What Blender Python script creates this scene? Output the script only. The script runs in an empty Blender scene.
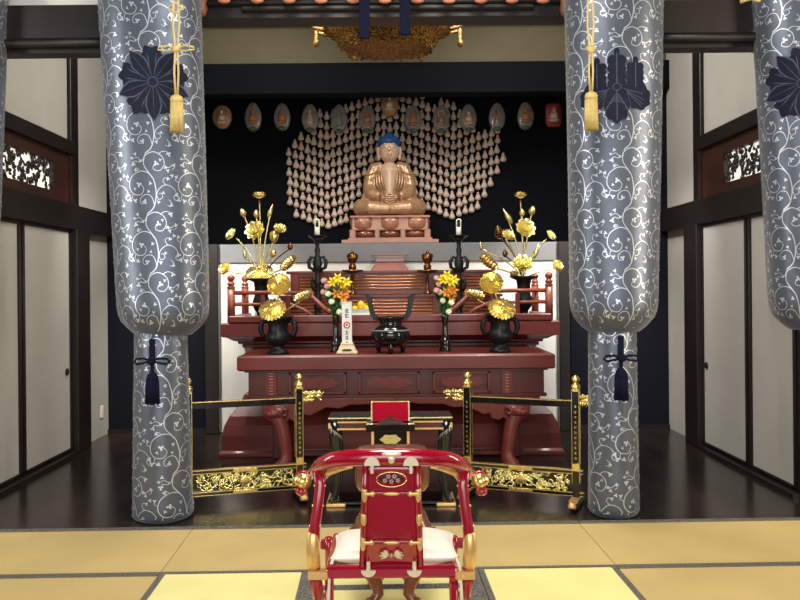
import bpy, math, random
from mathutils import Vector, Matrix
sc = bpy.context.scene
C = bpy.context.collection
random.seed(7)
PI = math.pi
# ------------------------------------------------------------------ camera, world, lights
F, H, ROLL = 820.0, 1.59, 0.0087
cam = bpy.data.cameras.new('camera'); camo = bpy.data.objects.new('camera', cam); C.objects.link(camo)
cam.sensor_width = 36; cam.lens = 36 * F / 800
cam.shift_x = 10 / 800; cam.shift_y = -13 / 800
camo.location = (0, 0, H); camo.rotation_euler = (Matrix.Rotation(PI/2, 3, 'X') @ Matrix.Rotation(-ROLL, 3, 'Z')).to_euler()
cam.clip_end = 60
sc.camera = camo
sc.view_settings.view_transform = 'Standard'; sc.view_settings.look = 'None'
sc.view_settings.exposure = -0.12; sc.view_settings.gamma = 1; sc.view_settings.use_curve_mapping = False
w = bpy.data.worlds.new('world'); sc.world = w; w.use_nodes = True
bg = w.node_tree.nodes['Background']; bg.inputs[0].default_value = (0.85, 0.93, 1.0, 1); bg.inputs[1].default_value = 0.62
def light(name, kind, loc, target, energy, color=(1, 1, 1), size=(1, 1), angle=1.2, blend=.6):
    l = bpy.data.lights.new(name, kind); o = bpy.data.objects.new(name, l); C.objects.link(o)
    l.energy = energy; l.color = color; o.location = loc
    o.rotation_euler = (Vector(target) - Vector(loc)).to_track_quat('-Z', 'Y').to_euler()
    if kind == 'AREA': l.shape = 'RECTANGLE'; l.size, l.size_y = size
    if kind == 'SPOT': l.spot_size = angle; l.spot_blend = blend; l.shadow_soft_size = size[0]
    return o
light('doorway_daylight', 'AREA', (0, -1.6, 2.0), (0, 6, 1.2), 190, (1.0, .98, .95), (5, 2.6))
light('hall_ceiling_lamp', 'AREA', (0, 3.6, 4.5), (0, 3.8, 0), 160, (1.0, .96, .86), (1.8, 1.2))
light('sanctum_spot', 'SPOT', (-1.2, 6.75, 4.45), (-.5, 8.6, .6), 170, (1.0, .93, .82), (.12, 0), 1.5)
light('sanctum_spot', 'SPOT', (1.2, 6.75, 4.45), (.5, 8.6, .6), 170, (1.0, .93, .82), (.12, 0), 1.5)
light('side_window', 'AREA', (4.5, 3.7, 2.5), (1.7, 5.6, 2.4), 150, (1.0, .88, .68), (.45, 3.0))
light('side_window', 'AREA', (-4.5, 3.7, 2.5), (-1.7, 5.6, 2.4), 110, (1.0, .97, .92), (.45, 3.0))
light('aisle_fill', 'AREA', (-.9, 7.5, 4.7), (-3.1, 8.0, .8), 88, (1.0, .98, .94), (.8, 1.6))  # added fill pair, out of view, to brighten the side walls
light('aisle_fill', 'AREA', (.9, 7.5, 4.7), (3.1, 8.0, .8), 98, (1.0, .98, .95), (.8, 1.6))
light('wall_fill_spot', 'SPOT', (-1.98, 7.7, 3.0), (-1.88, 9.08, .9), 300, (1.0, .97, .9), (.05, 0), 1.25, .8)  # added spot hidden behind the banner, lifts the white wall; mirrored on the right
light('wall_fill_spot', 'SPOT', (-1.9, 7.6, 3.0), (-3.13, 8.75, 1.3), 70, (1.0, .99, .96), (.08, 0), 1.4, .9)  # added fill for the rear part of the side wall, likewise on the right
light('wall_fill_spot', 'SPOT', (1.95, 7.6, 3.0), (3.08, 8.75, 1.3), 80, (1.0, .99, .96), (.08, 0), 1.4, .9)
light('wall_fill_spot', 'SPOT', (2.0, 7.7, 3.0), (1.85, 9.08, .9), 300, (1.0, .97, .9), (.05, 0), 1.25, .8)

# ------------------------------------------------------------------ materials
def S(c):
    def f(u):
        u /= 255.0
        return u / 12.92 if u <= .04045 else ((u + .055) / 1.055) ** 2.4
    return (f(c[0]), f(c[1]), f(c[2]), 1)
def mat(name, col, rough=.5, metal=0, var=.12, scale=8, bump=0, bscale=60, coat=0, stretch=(1, 1, 1), emit=0, sheen=0, spec=.5, noise_rough=0):
    m = bpy.data.materials.new(name); m.use_nodes = True
    nt = m.node_tree; b = nt.nodes['Principled BSDF']; L = nt.links
    tc = nt.nodes.new('ShaderNodeTexCoord'); mp = nt.nodes.new('ShaderNodeMapping'); mp.inputs['Scale'].default_value = stretch
    L.new(tc.outputs['Object'], mp.inputs['Vector'])
    n = nt.nodes.new('ShaderNodeTexNoise'); n.inputs['Scale'].default_value = scale; n.inputs['Detail'].default_value = 4
    L.new(mp.outputs[0], n.inputs['Vector'])
    r = nt.nodes.new('ShaderNodeValToRGB'); c = S(col)
    r.color_ramp.elements[0].position = .3; r.color_ramp.elements[1].position = .7
    r.color_ramp.elements[0].color = (c[0]*(1-var), c[1]*(1-var), c[2]*(1-var), 1)
    r.color_ramp.elements[1].color = (min(1, c[0]*(1+var)), min(1, c[1]*(1+var)), min(1, c[2]*(1+var)), 1)
    L.new(n.outputs[0], r.inputs[0]); L.new(r.outputs[0], b.inputs['Base Color'])
    b.inputs['Roughness'].default_value = rough; b.inputs['Metallic'].default_value = metal
    b.inputs['Specular IOR Level'].default_value = spec
    if coat: b.inputs['Coat Weight'].default_value = coat; b.inputs['Coat Roughness'].default_value = .08
    if sheen: b.inputs['Sheen Weight'].default_value = sheen
    if emit: L.new(r.outputs[0], b.inputs['Emission Color']); b.inputs['Emission Strength'].default_value = emit
    if bump:
        n2 = nt.nodes.new('ShaderNodeTexNoise'); n2.inputs['Scale'].default_value = bscale; n2.inputs['Detail'].default_value = 3
        L.new(mp.outputs[0], n2.inputs['Vector'])
        bp = nt.nodes.new('ShaderNodeBump'); bp.inputs['Strength'].default_value = bump; bp.inputs['Distance'].default_value = .01
        L.new(n2.outputs[0], bp.inputs['Height']); L.new(bp.outputs[0], b.inputs['Normal'])
    return m
def weave_mat(name, col, axis):      # woven rush: fine ribs
    m = mat(name, col, .75, var=.07, scale=2.2, spec=.25)
    nt = m.node_tree; b = nt.nodes['Principled BSDF']
    tc = nt.nodes.new('ShaderNodeTexCoord'); wv = nt.nodes.new('ShaderNodeTexWave'); wv.wave_type = 'BANDS'; wv.bands_direction = axis
    wv.inputs['Scale'].default_value = 28; wv.inputs['Distortion'].default_value = .6
    nt.links.new(tc.outputs['Object'], wv.inputs['Vector'])
    bp = nt.nodes.new('ShaderNodeBump'); bp.inputs['Strength'].default_value = .35; bp.inputs['Distance'].default_value = .003
    nt.links.new(wv.outputs[0], bp.inputs['Height']); nt.links.new(bp.outputs[0], b.inputs['Normal'])
    return m
def plank_mat(name, col):
    m = mat(name, col, .22, var=.3, scale=5, stretch=(1, .15, 1), spec=.5)
    nt = m.node_tree; b = nt.nodes['Principled BSDF']; L = nt.links
    tc = nt.nodes.new('ShaderNodeTexCoord'); br = nt.nodes.new('ShaderNodeTexBrick')
    mp = nt.nodes.new('ShaderNodeMapping'); mp.inputs['Rotation'].default_value = (0, 0, PI/2)
    L.new(tc.outputs['Object'], mp.inputs['Vector']); L.new(mp.outputs[0], br.inputs['Vector'])
    br.inputs['Scale'].default_value = 1; br.inputs['Brick Width'].default_value = 1.9; br.inputs['Row Height'].default_value = .28; br.inputs['Mortar Size'].default_value = .004
    br.inputs['Color1'].default_value = (1, 1, 1, 1); br.inputs['Color2'].default_value = (.72, .72, .72, 1); br.inputs['Mortar'].default_value = (.2, .2, .2, 1)
    mx = nt.nodes.new('ShaderNodeMix'); mx.data_type = 'RGBA'; mx.blend_type = 'MULTIPLY'; mx.inputs[0].default_value = 1
    ramp = [n for n in nt.nodes if n.type == 'VALTORGB'][0]
    L.new(ramp.outputs[0], mx.inputs[6]); L.new(br.outputs[0], mx.inputs[7]); L.new(mx.outputs[2], b.inputs['Base Color'])
    return m
def speckle_mat(name, c1, c2, scale, rough=.7, metal=0):
    m = mat(name, c1, rough, metal)
    nt = m.node_tree; r = [n for n in nt.nodes if n.type == 'VALTORGB'][0]; n = [n for n in nt.nodes if n.type == 'TEX_NOISE'][0]
    n.inputs['Scale'].default_value = scale; n.inputs['Detail'].default_value = 1
    r.color_ramp.elements[0].position = .45; r.color_ramp.elements[1].position = .55
    r.color_ramp.elements[0].color = S(c1); r.color_ramp.elements[1].color = S(c2)
    return m
M = dict(
    plaster=mat('plaster', (178, 173, 162), .9, var=.04, scale=3, bump=.1, bscale=90),
    whitewall=mat('white_plaster', (236, 233, 224), .9, var=.02),
    khaki=mat('khaki_plaster', (98, 89, 66), .9, var=.05),
    fusuma=mat('door_paper', (178, 174, 165), .9, var=.04, scale=2, bump=.08, bscale=120),
    dark=mat('dark_wood', (29, 22, 20), .42, var=.25, scale=6, stretch=(1, 1, .15)),
    black=mat('black_lacquer', (14, 13, 13), .16, var=.2, coat=.5),
    backdrop=mat('black_backdrop', (13, 13, 18), .9, var=.15, spec=.15),
    navywall=mat('navy_cloth', (13, 14, 26), .85, var=.1, spec=.2),
    silver=mat('grey_ledge', (118, 118, 120), .5, var=.05),
    panelwood=mat('reddish_panel_wood', (54, 29, 20), .45, var=.25, scale=6, stretch=(1, .3, 1)),
    paper=mat('backlit_paper', (255, 250, 235), .8, var=.02, emit=.9),
    floor=plank_mat('floor_boards', (44, 35, 32)),
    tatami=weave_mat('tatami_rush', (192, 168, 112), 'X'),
    tatami2=weave_mat('tatami_rush_light', (232, 222, 150), 'Y'),  # base painted paler for light reflecting off the turned weave
    edge=speckle_mat('tatami_border', (52, 50, 48), (124, 118, 108), 140),
    cloth=mat('banner_brocade', (88, 95, 110), .33, .5, var=.06, scale=14, bump=.12, bscale=300, sheen=.3),
    cloth2=mat('banner_brocade_shaded', (92, 100, 112), .42, .25, var=.06, scale=14, bump=.12, bscale=300, sheen=.3),
    vine=mat('silver_thread', (200, 205, 212), .32, .5, var=.05),
    navy=mat('navy_crest', (30, 33, 48), .9, spec=.15, var=.12, scale=30),
    navy2=mat('navy_crest_vein', (64, 70, 92), .8, var=.05),
    cord=mat('navy_cord', (12, 14, 38), .85, spec=.15, var=.15, scale=60, bump=.3, bscale=200),
    goldcord=mat('pale_gold_cord', (198, 174, 108), .5, .15, var=.12, scale=60, bump=.4, bscale=200),
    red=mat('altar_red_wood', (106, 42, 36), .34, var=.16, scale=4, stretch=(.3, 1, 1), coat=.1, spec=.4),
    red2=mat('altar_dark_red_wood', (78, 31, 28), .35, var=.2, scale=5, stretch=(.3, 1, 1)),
    redlight=mat('altar_polished_molding', (178, 112, 78), .22, .35, var=.15, scale=8, coat=.4),
    pink=mat('pale_pedestal_wood', (172, 128, 112), .45, var=.1, scale=5),
    amber=mat('amber_pedestal_wood', (160, 108, 82), .35, .1, var=.15, scale=8, coat=.4),
    gold=mat('gold_leaf', (246, 218, 140), .26, .92, var=.12, scale=20, bump=.15, bscale=90),
    leafgold=mat('ribbed_gold_leaf', (255, 232, 158), .24, .95, var=.04, scale=20),
    mauve=mat('polished_mauve_wood', (150, 98, 88), .3, var=.12, coat=.3),
    railwood=mat('railing_wood', (134, 66, 50), .35, var=.15, coat=.2),
    palegold=mat('pale_gold_leaf', (255, 238, 164), .24, .88, var=.08, scale=20, bump=.15, bscale=90),
    fitting=mat('gilt_fitting', (236, 190, 120), .3, .55, var=.1, scale=20),
    oldgold=speckle_mat('antique_gold', (64, 40, 14), (176, 128, 54), 70, .55, .35),
    iron=mat('black_bronze', (24, 27, 29), .42, .4, var=.25, scale=20, bump=.1),
    bronze=mat('brown_bronze', (126, 84, 48), .25, .9, var=.2, scale=12),
    lac=mat('red_lacquer', (158, 8, 38), .12, var=.06, coat=.8),
    wood=mat('brown_carved_wood', (118, 62, 38), .25, var=.25, scale=7, coat=.5),
    skin=mat('statue_pale_wood', (206, 172, 142), .3, .1, var=.08, coat=.4),
    robe=mat('statue_gilt_robe', (184, 144, 108), .27, .35, var=.25, scale=14, bump=.6, bscale=24),
    bluehair=mat('blue_hair', (28, 66, 122), .6, var=.15, scale=60, bump=.7, bscale=90),
    figure=mat('figurine_clay', (212, 188, 168), .6, var=.12, scale=4),
    oval=mat('mandorla_grey', (138, 134, 128), .3, .1, var=.18, scale=22, coat=.4),
    ovalb=mat('mandorla_brown', (160, 120, 92), .35, .1, var=.2, scale=22),
    ovalr=mat('mandorla_red', (140, 56, 44), .4, .1, var=.2, scale=22),
    jade=mat('green_lotus_base', (78, 112, 84), .4, var=.2),
    greyjade=mat('grey_green_figure', (124, 138, 120), .4, var=.2),
    orange=mat('orange_robe', (172, 112, 72), .4, var=.2),
    plate=mat('bright_gilt_plate', (250, 232, 196), .25, .45, var=.04),
    white=mat('white_paint', (238, 236, 228), .5, var=.03),
    silk=mat('cream_silk', (232, 224, 208), .4, var=.05, sheen=.5, bump=.5, bscale=16),
    cream=mat('cream_wood', (226, 206, 168), .55, var=.06),
    ink=mat('blue_ink', (74, 88, 140), .7, var=.1), redink=mat('red_ink', (196, 52, 56), .7, var=.1),
    leaf=mat('leaf_green', (44, 92, 40), .5, var=.35, scale=30),
    yflower=mat('yellow_petal', (240, 206, 30), .5, var=.1), oflower=mat('orange_petal', (240, 150, 50), .5, var=.12),
    pflower=mat('pink_petal', (206, 150, 146), .5, var=.1), wflower=mat('white_petal', (212, 224, 190), .5, var=.08),
    glass=mat('pale_green_box', (168, 190, 180), .3, var=.08),
    pinktab=mat('pink_pendant', (208, 134, 112), .5, var=.15, scale=20),
    brownend=mat('carved_brown', (126, 66, 46), .4, var=.25, scale=20),
    wax=mat('white_candle', (245, 240, 228), .4, var=.02),
    nick=mat('dark_slot', (20, 16, 14), .6),
)
# ------------------------------------------------------------------ mesh builder
class MB:
    def __init__(s): s.v = []; s.f = []; s.m = []; s.sm = []
    def add(s, vs, fs, mi=0, smooth=True):
        o = len(s.v); s.v += [tuple(v) for v in vs]
        for f in fs: s.f.append(tuple(i + o for i in f)); s.m.append(mi); s.sm.append(smooth)
        return s
    def box(s, c, d, mi=0, rot=None, taper=1.0, b=0.0):
        """box centred at c, size d; b = chamfer on all the vertical and horizontal edges"""
        hx, hy, hz = d[0]/2, d[1]/2, d[2]/2
        if b <= 0: rings = [(-hz, 0), (hz, 0)]
        else: rings = [(-hz, b), (-hz+b, 0), (hz-b, 0), (hz, b)]
        vs = []; fs = []
        for k, (z, ins) in enumerate(rings):
            t = 1 + (taper-1) * (z+hz) / (2*hz)
            x, y = (hx-ins)*t, (hy-ins)*t; bb = min(b, x*.5, y*.5)
            if b > 0: vs += [(-x+bb,-y,z),(x-bb,-y,z),(x,-y+bb,z),(x,y-bb,z),(x-bb,y,z),(-x+bb,y,z),(-x,y-bb,z),(-x,-y+bb,z)]
            else: vs += [(-x,-y,z),(x,-y,z),(x,y,z),(-x,y,z)]
        n = 8 if b > 0 else 4
        for k in range(len(rings)-1):
            for i in range(n): fs.append((k*n+i, k*n+(i+1)%n, (k+1)*n+(i+1)%n, (k+1)*n+i))
        fs.append(tuple(reversed(range(n)))); fs.append(tuple(range((len(rings)-1)*n, len(rings)*n)))
        R = rot if rot else Matrix.Identity(3)
        c = Vector(c)
        return s.add([R @ Vector(v) + c for v in vs], fs, mi, False)
    def tube(s, pts, r, n=8, mi=0, cap=True, flat=1.0, up=None):
        pts = [Vector(p) for p in pts]; k = len(pts)
        rs = r if isinstance(r, (list, tuple)) else [r]*k
        vs = []; fs = []; prev = None
        for i, p in enumerate(pts):
            t = (pts[min(i+1, k-1)] - pts[max(i-1, 0)])
            if t.length < 1e-9: t = Vector((0, 0, 1))
            t.normalize()
            if prev is None:
                u = Vector(up) if up else (Vector((0, 0, 1)) if abs(t.z) < .9 else Vector((0, 1, 0)))
                a = t.cross(u).normalized()
            else:
                a = (prev - t * prev.dot(t))
                a = a.normalized() if a.length > 1e-6 else t.orthogonal().normalized()
            prev = a; b = t.cross(a)
            for j in range(n):
                th = 2*PI*(j+.5)/n
                vs.append(p + a*math.cos(th)*rs[i] + b*math.sin(th)*rs[i]*flat)
        for i in range(k-1):
            for j in range(n): fs.append((i*n+j, i*n+(j+1)%n, (i+1)*n+(j+1)%n, (i+1)*n+j))
        if cap: fs.append(tuple(reversed(range(n)))); fs.append(tuple(range((k-1)*n, k*n)))
        return s.add(vs, fs, mi, n > 4)
    def lathe(s, prof, c=(0, 0, 0), n=20, mi=0, sx=1, sy=1, R=None, smooth=True):
        """prof: (r, z) from bottom to top"""
        vs = []; fs = []; c = Vector(c); R = R or Matrix.Identity(3)
        for r, z in prof:
            for j in range(n):
                th = 2*PI*j/n; vs.append(R @ Vector((r*math.cos(th)*sx, r*math.sin(th)*sy, z)) + c)
        k = len(prof)
        for i in range(k-1):
            for j in range(n): fs.append((i*n+j, i*n+(j+1)%n, (i+1)*n+(j+1)%n, (i+1)*n+j))
        fs.append(tuple(reversed(range(n)))); fs.append(tuple(range((k-1)*n, k*n)))
        return s.add(vs, fs, mi, smooth)
    def ball(s, c, r, n=12, mi=0, R=None):
        rx, ry, rz = r if isinstance(r, (list, tuple)) else (r, r, r)
        m = max(4, n//2)
        prof = [(math.sin(PI*i/m)*1.0 + (1e-4 if i in (0, m) else 0), -math.cos(PI*i/m)) for i in range(m+1)]
        vs = []; fs = []; c = Vector(c); R = R or Matrix.Identity(3)
        for q, z in prof:
            for j in range(n):
                th = 2*PI*j/n; vs.append(R @ Vector((q*math.cos(th)*rx, q*math.sin(th)*ry, z*rz)) + c)
        for i in range(m):
            for j in range(n): fs.append((i*n+j, i*n+(j+1)%n, (i+1)*n+(j+1)%n, (i+1)*n+j))
        return s.add(vs, fs, mi)
    def prism(s, pts, y0, y1, mi=0, plane='xz', smooth=False):
        """outline (a,b) extruded between y0 and y1 across the plane"""
        n = len(pts)
        P = (lambda a, b, d: (a, d, b)) if plane == 'xz' else ((lambda a, b, d: (d, a, b)) if plane == 'yz' else (lambda a, b, d: (a, b, d)))
        vs = [P(a, b, y0) for a, b in pts] + [P(a, b, y1) for a, b in pts]
        fs = [tuple(range(n)), tuple(reversed(range(n, 2*n)))]
        for i in range(n): fs.append((i, i+n, (i+1) % n + n, (i+1) % n))
        return s.add(vs, fs, mi, smooth)
    def loft(s, rings, mi=0, smooth=False):
        """rings: lists of same-length points"""
        n = len(rings[0]); vs = [p for r in rings for p in r]; fs = []
        for i in range(len(rings)-1):
            for j in range(n): fs.append((i*n+j, i*n+(j+1)%n, (i+1)*n+(j+1)%n, (i+1)*n+j))
        fs.append(tuple(reversed(range(n)))); fs.append(tuple(range((len(rings)-1)*n, len(rings)*n)))
        return s.add(vs, fs, mi, smooth)
    def build(s, name, mats, parent=None, bevel=0, remesh=0, subsurf=0, recalc=True):
        import bmesh
        me = bpy.data.meshes.new(name); me.from_pydata(s.v, [], s.f)
        if not isinstance(mats, (list, tuple)): mats = [mats]
        for m in mats: me.materials.append(M[m] if isinstance(m, str) else m)
        me.polygons.foreach_set('material_index', s.m); me.polygons.foreach_set('use_smooth', s.sm)
        if recalc:
            bm = bmesh.new(); bm.from_mesh(me); bmesh.ops.recalc_face_normals(bm, faces=bm.faces); bm.to_mesh(me); bm.free()
        o = bpy.data.objects.new(name, me); C.objects.link(o)
        if parent: o.parent = parent
        if remesh:
            q = o.modifiers.new('remesh', 'REMESH'); q.mode = 'VOXEL'; q.voxel_size = remesh; q.use_smooth_shade = True
            q2 = o.modifiers.new('smooth', 'SMOOTH'); q2.iterations = 3
        if bevel:
            q = o.modifiers.new('bevel', 'BEVEL'); q.width = bevel; q.segments = 2; q.limit_method = 'ANGLE'
        if subsurf: q = o.modifiers.new('sub', 'SUBSURF'); q.levels = subsurf; q.render_levels = subsurf
        return o
def tag(o, label, cat, group=None, kind=None):
    o['label'] = label; o['category'] = cat
    if group: o['group'] = group
    if kind: o['kind'] = kind
    return o
def thing(name, label, cat, loc=(0, 0, 0), rz=0, group=None):
    o = bpy.data.objects.new(name, None); C.objects.link(o); o.location = loc; o.rotation_euler = (0, 0, rz); o.empty_display_size = .1
    return tag(o, label, cat, group)
def struct(o, label=None):
    o['kind'] = 'structure'
    if label: o['label'] = label
    return o
def Q(px, py, Y):       # a point at depth Y seen at a pixel of the photograph
    u = (px-400) - ROLL*(py-300); v = (py-300) + ROLL*(px-400)
    return Vector(((u+10)/F*Y, Y, H - (v+13)/F*Y))
def PXW(p, Y): return p*Y/F
def copy_tree(o, parent=None):
    c = o.copy(); C.objects.link(c)
    if parent: c.parent = parent
    for ch in o.children:
        copy_tree(ch, c)
    return c
XL, XR, YB = -3.13, 3.08, 9.08

# ------------------------------------------------------------------ the setting
th = .022
def wedge(X): return 5.49 + th*X
struct(MB().prism([(-4.6, wedge(-4.6)), (4.6, wedge(4.6)), (4.6, YB+.1), (-4.6, YB+.1)], -.08, 0, plane='xy').build('floor', 'floor'))
struct(MB().prism([(-4.6, -3), (4.6, -3), (4.6, wedge(4.6)), (-4.6, wedge(-4.6))], -.12, -.055, plane='xy').build('floor', 'dark'))
struct(MB().prism([(-4.6, wedge(-4.6)-.012), (4.6, wedge(4.6)-.012), (4.6, wedge(4.6)+.012), (-4.6, wedge(-4.6)+.012)], -.055, .004, plane='xy').build('trim_sill', 'edge'))
struct(MB().box((XL-.05, 7.6, 2.45), (.1, 3.0, 5.0)).build('wall_left', 'plaster'))
struct(MB().box((XR+.05, 7.6, 2.45), (.1, 3.0, 5.0)).build('wall_right', 'plaster'))
struct(MB().box((-4.65, 1.5, 2.4), (.1, 9, 5.1)).build('wall_left', 'plaster'))
struct(MB().box((4.65, 1.5, 2.4), (.1, 9, 5.1)).build('wall_right', 'plaster'))
struct(MB().box((0, 3.6, 4.98), (9.4, 13.2, .1)).build('ceiling', 'dark'))
struct(MB().box((-3.9, 6.1, 2.45), (1.5, .06, 5.0)).build('wall_front_left', 'plaster'))
struct(MB().box((3.87, 6.1, 2.45), (1.5, .06, 5.0)).build('wall_front_right', 'plaster'))
# back wall: white bay in the middle, dark navy bays at the sides, upper khaki wall
PL0, PL1 = Q(205, 300, 9.0).x, Q(219, 300, 9.0).x
PR0, PR1 = Q(558, 300, 9.0).x, Q(569, 300, 9.0).x
zl0, zl1 = 1.865, 2.075          # the grey ledge
zb0, zb1 = 3.70, 4.05            # the lintel
struct(MB().box((0, YB+.03, zl0/2), (PR1-PL0, .06, zl0)).build('wall_back', 'whitewall'))
for xa, xb_, xc in ((XL, PL0, -2.45), (PR1, XR, 2.45)):
    struct(MB().box(((xa+xb_)/2, YB+.03, zl0/2), (xb_-xa, .06, zl0)).build('wall_back', 'navywall'))
    x2_ = XL if xc < 0 else XR
    struct(MB().box(((x2_+xc)/2, YB+.03, (zl0+zb1)/2), (abs(x2_-xc), .06, zb1-zl0)).build('wall_back', 'navywall'))
struct(MB().box((0, YB+.05, (zb1+4.95)/2), (XR-XL, .1, 4.95-zb1)).build('wall_back', 'khaki'))
struct(MB().box((0, YB+.45, (zl0+zl1)/2), (4.9, .95, zl1-zl0), b=.01).build('trim_ledge', 'silver'))
nb = MB()
nb.box((0, 9.98, 3.0), (5.0, .06, 2.2))
nb.box((-2.48, 9.53, 3.0), (.06, .86, 2.2)); nb.box((2.48, 9.53, 3.0), (.06, .86, 2.2)); nb.box((0, 9.55, 4.12), (5.0, .9, .06))
struct(nb.build('wall_niche', 'backdrop'), 'black recess behind the statue')
lt = MB(); lt.box((0, YB-.03, (zb0+zb1)/2+.02), (XR-XL, .14, zb1-zb0-.04)); lt.box((0, YB-.06, zb0+.02), (4.9, .22, .045), b=.008)
struct(lt.build('trim_lintel', 'backdrop'))
struct(MB().box((0, YB-.03, 4.53), (XR-XL, .14, .10)).build('trim_rail', 'dark'))
for x0, x1 in ((PL0, PL1), (PR0, PR1)):
    struct(MB().box(((x0+x1)/2, YB-.06, zl1/2), (x1-x0, .14, zl1), b=.008).build('trim_post', 'dark'))
for x0, x1 in ((XL, PL0), (PR1, XR)):     # thin wainscot line low on the navy bays
    struct(MB().box(((x0+x1)/2, YB-.01, .02), (x1-x0, .04, .05)).build('baseboard_back', 'dark'))

def side(sg, X, posts, doors, ranma, tag_side):
    """posts, beams, sliding doors and transom of one side wall; sg = +1 into the room from the left wall"""
    for y0, y1, d in posts:
        struct(MB().box((X+sg*d/2, (y0+y1)/2, 2.3), (d, y1-y0, 4.6), b=.006).build('trim_post', 'dark'))
    py_ = posts[0]; struct(MB().box((X+sg*.055, (py_[0]+py_[1])/2+.02, 1.09), (.11, .34, 2.18), b=.006).build('trim_post', 'dark'))
    struct(MB().box((X+sg*.05, 7.6, 2.29), (.10, 2.96, .24), b=.006).build('trim_beam', 'dark'))
    struct(MB().box((X+sg*.05, 7.03, 2.95), (.10, 1.85, .13), b=.006).build('trim_beam', 'dark'))
    for (y0, y1), ph in doors:
        d = MB(); d.box((X+sg*.03, (y0+y1)/2, 1.105), (.03, y1-y0, 2.09)); 
        o = struct(d.build('door_%d' % (len([q for q in bpy.data.objects if q.name.startswith('door_')])+1), 'fusuma'), 'grey beige paper sliding door in the %s wall' % tag_side)
        fr = MB(); 
        for yy in (y0+.02, y1-.02): fr.box((X+sg*.05, yy, 1.105), (.02, .045, 2.10))
        for zz in (.06, 2.15): fr.box((X+sg*.05, (y0+y1)/2, zz), (.02, y1-y0, .02))
        fr.build('door_frame', 'dark', o)
        if ph:
            p = MB(); R = Matrix.Rotation(PI/2, 3, 'Y'); p.lathe([(.030, -.006), (.036, .004), (.030, .008)], (X+sg*.052, ph, .81), 16, R=R)
            p.build('door_pull', 'nick', o)
    struct(MB().box((X+sg*.06, 7.0, .018), (.12, 1.9, .035)).build('trim_track', 'dark'))
    # transom with carved openwork
    y0, y1, yo0, yo1 = ranma
    t = thing('carved_transom', 'reddish wood transom with backlit pierced carving high on the %s wall' % tag_side, 'transom', (X, (y0+y1)/2, 2.41))
    def L(y): return y-(y0+y1)/2
    pn = MB(); zz0, zz1 = .09, .36; W = .47; D = sg*.035
    pn.box((D, (L(y0)+L(yo0))/2, W/2), (.04, L(yo0)-L(y0), W)); pn.box((D, (L(y1)+L(yo1))/2, W/2), (.04, L(y1)-L(yo1), W))
    pn.box((D, (L(yo0)+L(yo1))/2, zz0/2), (.04, yo1-yo0, zz0)); pn.box((D, (L(yo0)+L(yo1))/2, (zz1+W)/2), (.04, yo1-yo0, W-zz1))
    pn.build('panel', 'panelwood', t)
    for yy in (L(y0)+.02, L(y1)-.02): MB().box((sg*.055, yy, W/2), (.05, .05, W)).build('frame', 'panelwood', t)
    MB().box((sg*.008, (L(yo0)+L(yo1))/2, (zz0+zz1)/2), (.008, yo1-yo0, zz1-zz0)).build('paper_backing', 'paper', t)
    cv = MB(); rnd = random.Random(3+sg)
    for k in range(int(150*(yo1-yo0))):
        yc = rnd.uniform(L(yo0), L(yo1)); zc = rnd.uniform(zz0, zz1); r = rnd.uniform(.02, .05); a0 = rnd.uniform(0, 6.28); pts = []
        for i in range(6):
            a = a0+i*.5; rr = r*(1-.1*i); pts.append((D, min(max(yc+rr*math.cos(a), L(yo0)), L(yo1)), min(max(zc+rr*math.sin(a), zz0), zz1)))
        cv.tube(pts, [.005, .011, .013, .011, .008, .004], 5)
    cv.build('openwork', 'dark', t)
side(1, XL, [(7.98, 8.17, .04), (6.0, 6.12, .05)], [((6.86, 7.92), 7.80), ((6.12, 6.83), None)], (6.2, 7.9, 6.3, 7.52), 'left')
side(-1, XR, [(8.0, 8.2, .04), (6.0, 6.12, .05)], [((6.95, 7.97), 7.87), ((6.12, 6.92), None)], (6.25, 7.95, 6.35, 7.42), 'right')
# beams across the row of pillars
def crossbeam(x0, x1, Y, z0, z1):
    b = MB(); b.box(((x0+x1)/2, Y, (z0+z1)/2+.04), (x1-x0, .2, z1-z0-.08), b=.006)
    b.tube([(x0, Y-.1, z0+.05), (x1, Y-.1, z0+.05)], .035, 10); b.box(((x0+x1)/2, Y, z0+.02), (x1-x0, .14, .06))
    struct(b.build('trim_beam', 'dark'))
crossbeam(-4.2, -1.45, 5.85, 3.27, 3.59); crossbeam(1.45, 4.2, 5.85, 3.27, 3.59)
struct(MB().box((-3.0, 5.9, 4.1), (2.5, .06, 1.0)).build('wall_upper_left', 'whitewall'))
struct(MB().box((3.0, 5.9, 4.1), (2.5, .06, 1.0)).build('wall_upper_right', 'whitewall'))
cb = MB(); cb.box((0, 6.3, 4.08), (3.4, .22, .9)); cb.box((0, 6.17, 3.74), (2.9, .06, .05), b=.01); cb.box((0, 6.17, 3.69), (2.2, .06, .04), b=.01)
struct(cb.build('trim_beam', 'dark'))
# outlets and switches
def plate(X, sg, Y, z, h, lab):
    t = thing('wall_outlet', lab, 'outlet', (X, Y, z)); MB().box((sg*.006, 0, 0), (.012, .075, h), b=.004).build('cover_plate', 'white', t)
    MB().box((sg*.014, 0, 0), (.006, .03, h*.5)).build('socket', 'cream', t)
plate(XL, 1, 8.86, .27, .13, 'white outlet low on the plaster beside the back left corner')
plate(XL, 1, 8.40, 1.17, .12, 'small white switch plate beside the left wall post')
plate(XR, -1, 8.40, 1.18, .12, 'small white switch plate beside the right wall post')
t = thing('wall_outlet', 'pale grey outlet low on the white wall left of the altar', 'outlet', (Q(240, 412, YB).x, YB, Q(240, 412, YB).z))
MB().box((0, -.006, 0), (.075, .012, .11), b=.004).build('cover_plate', 'plaster', t); MB().box((0, -.014, 0), (.03, .006, .06)).build('socket', 'cream', t)

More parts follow.
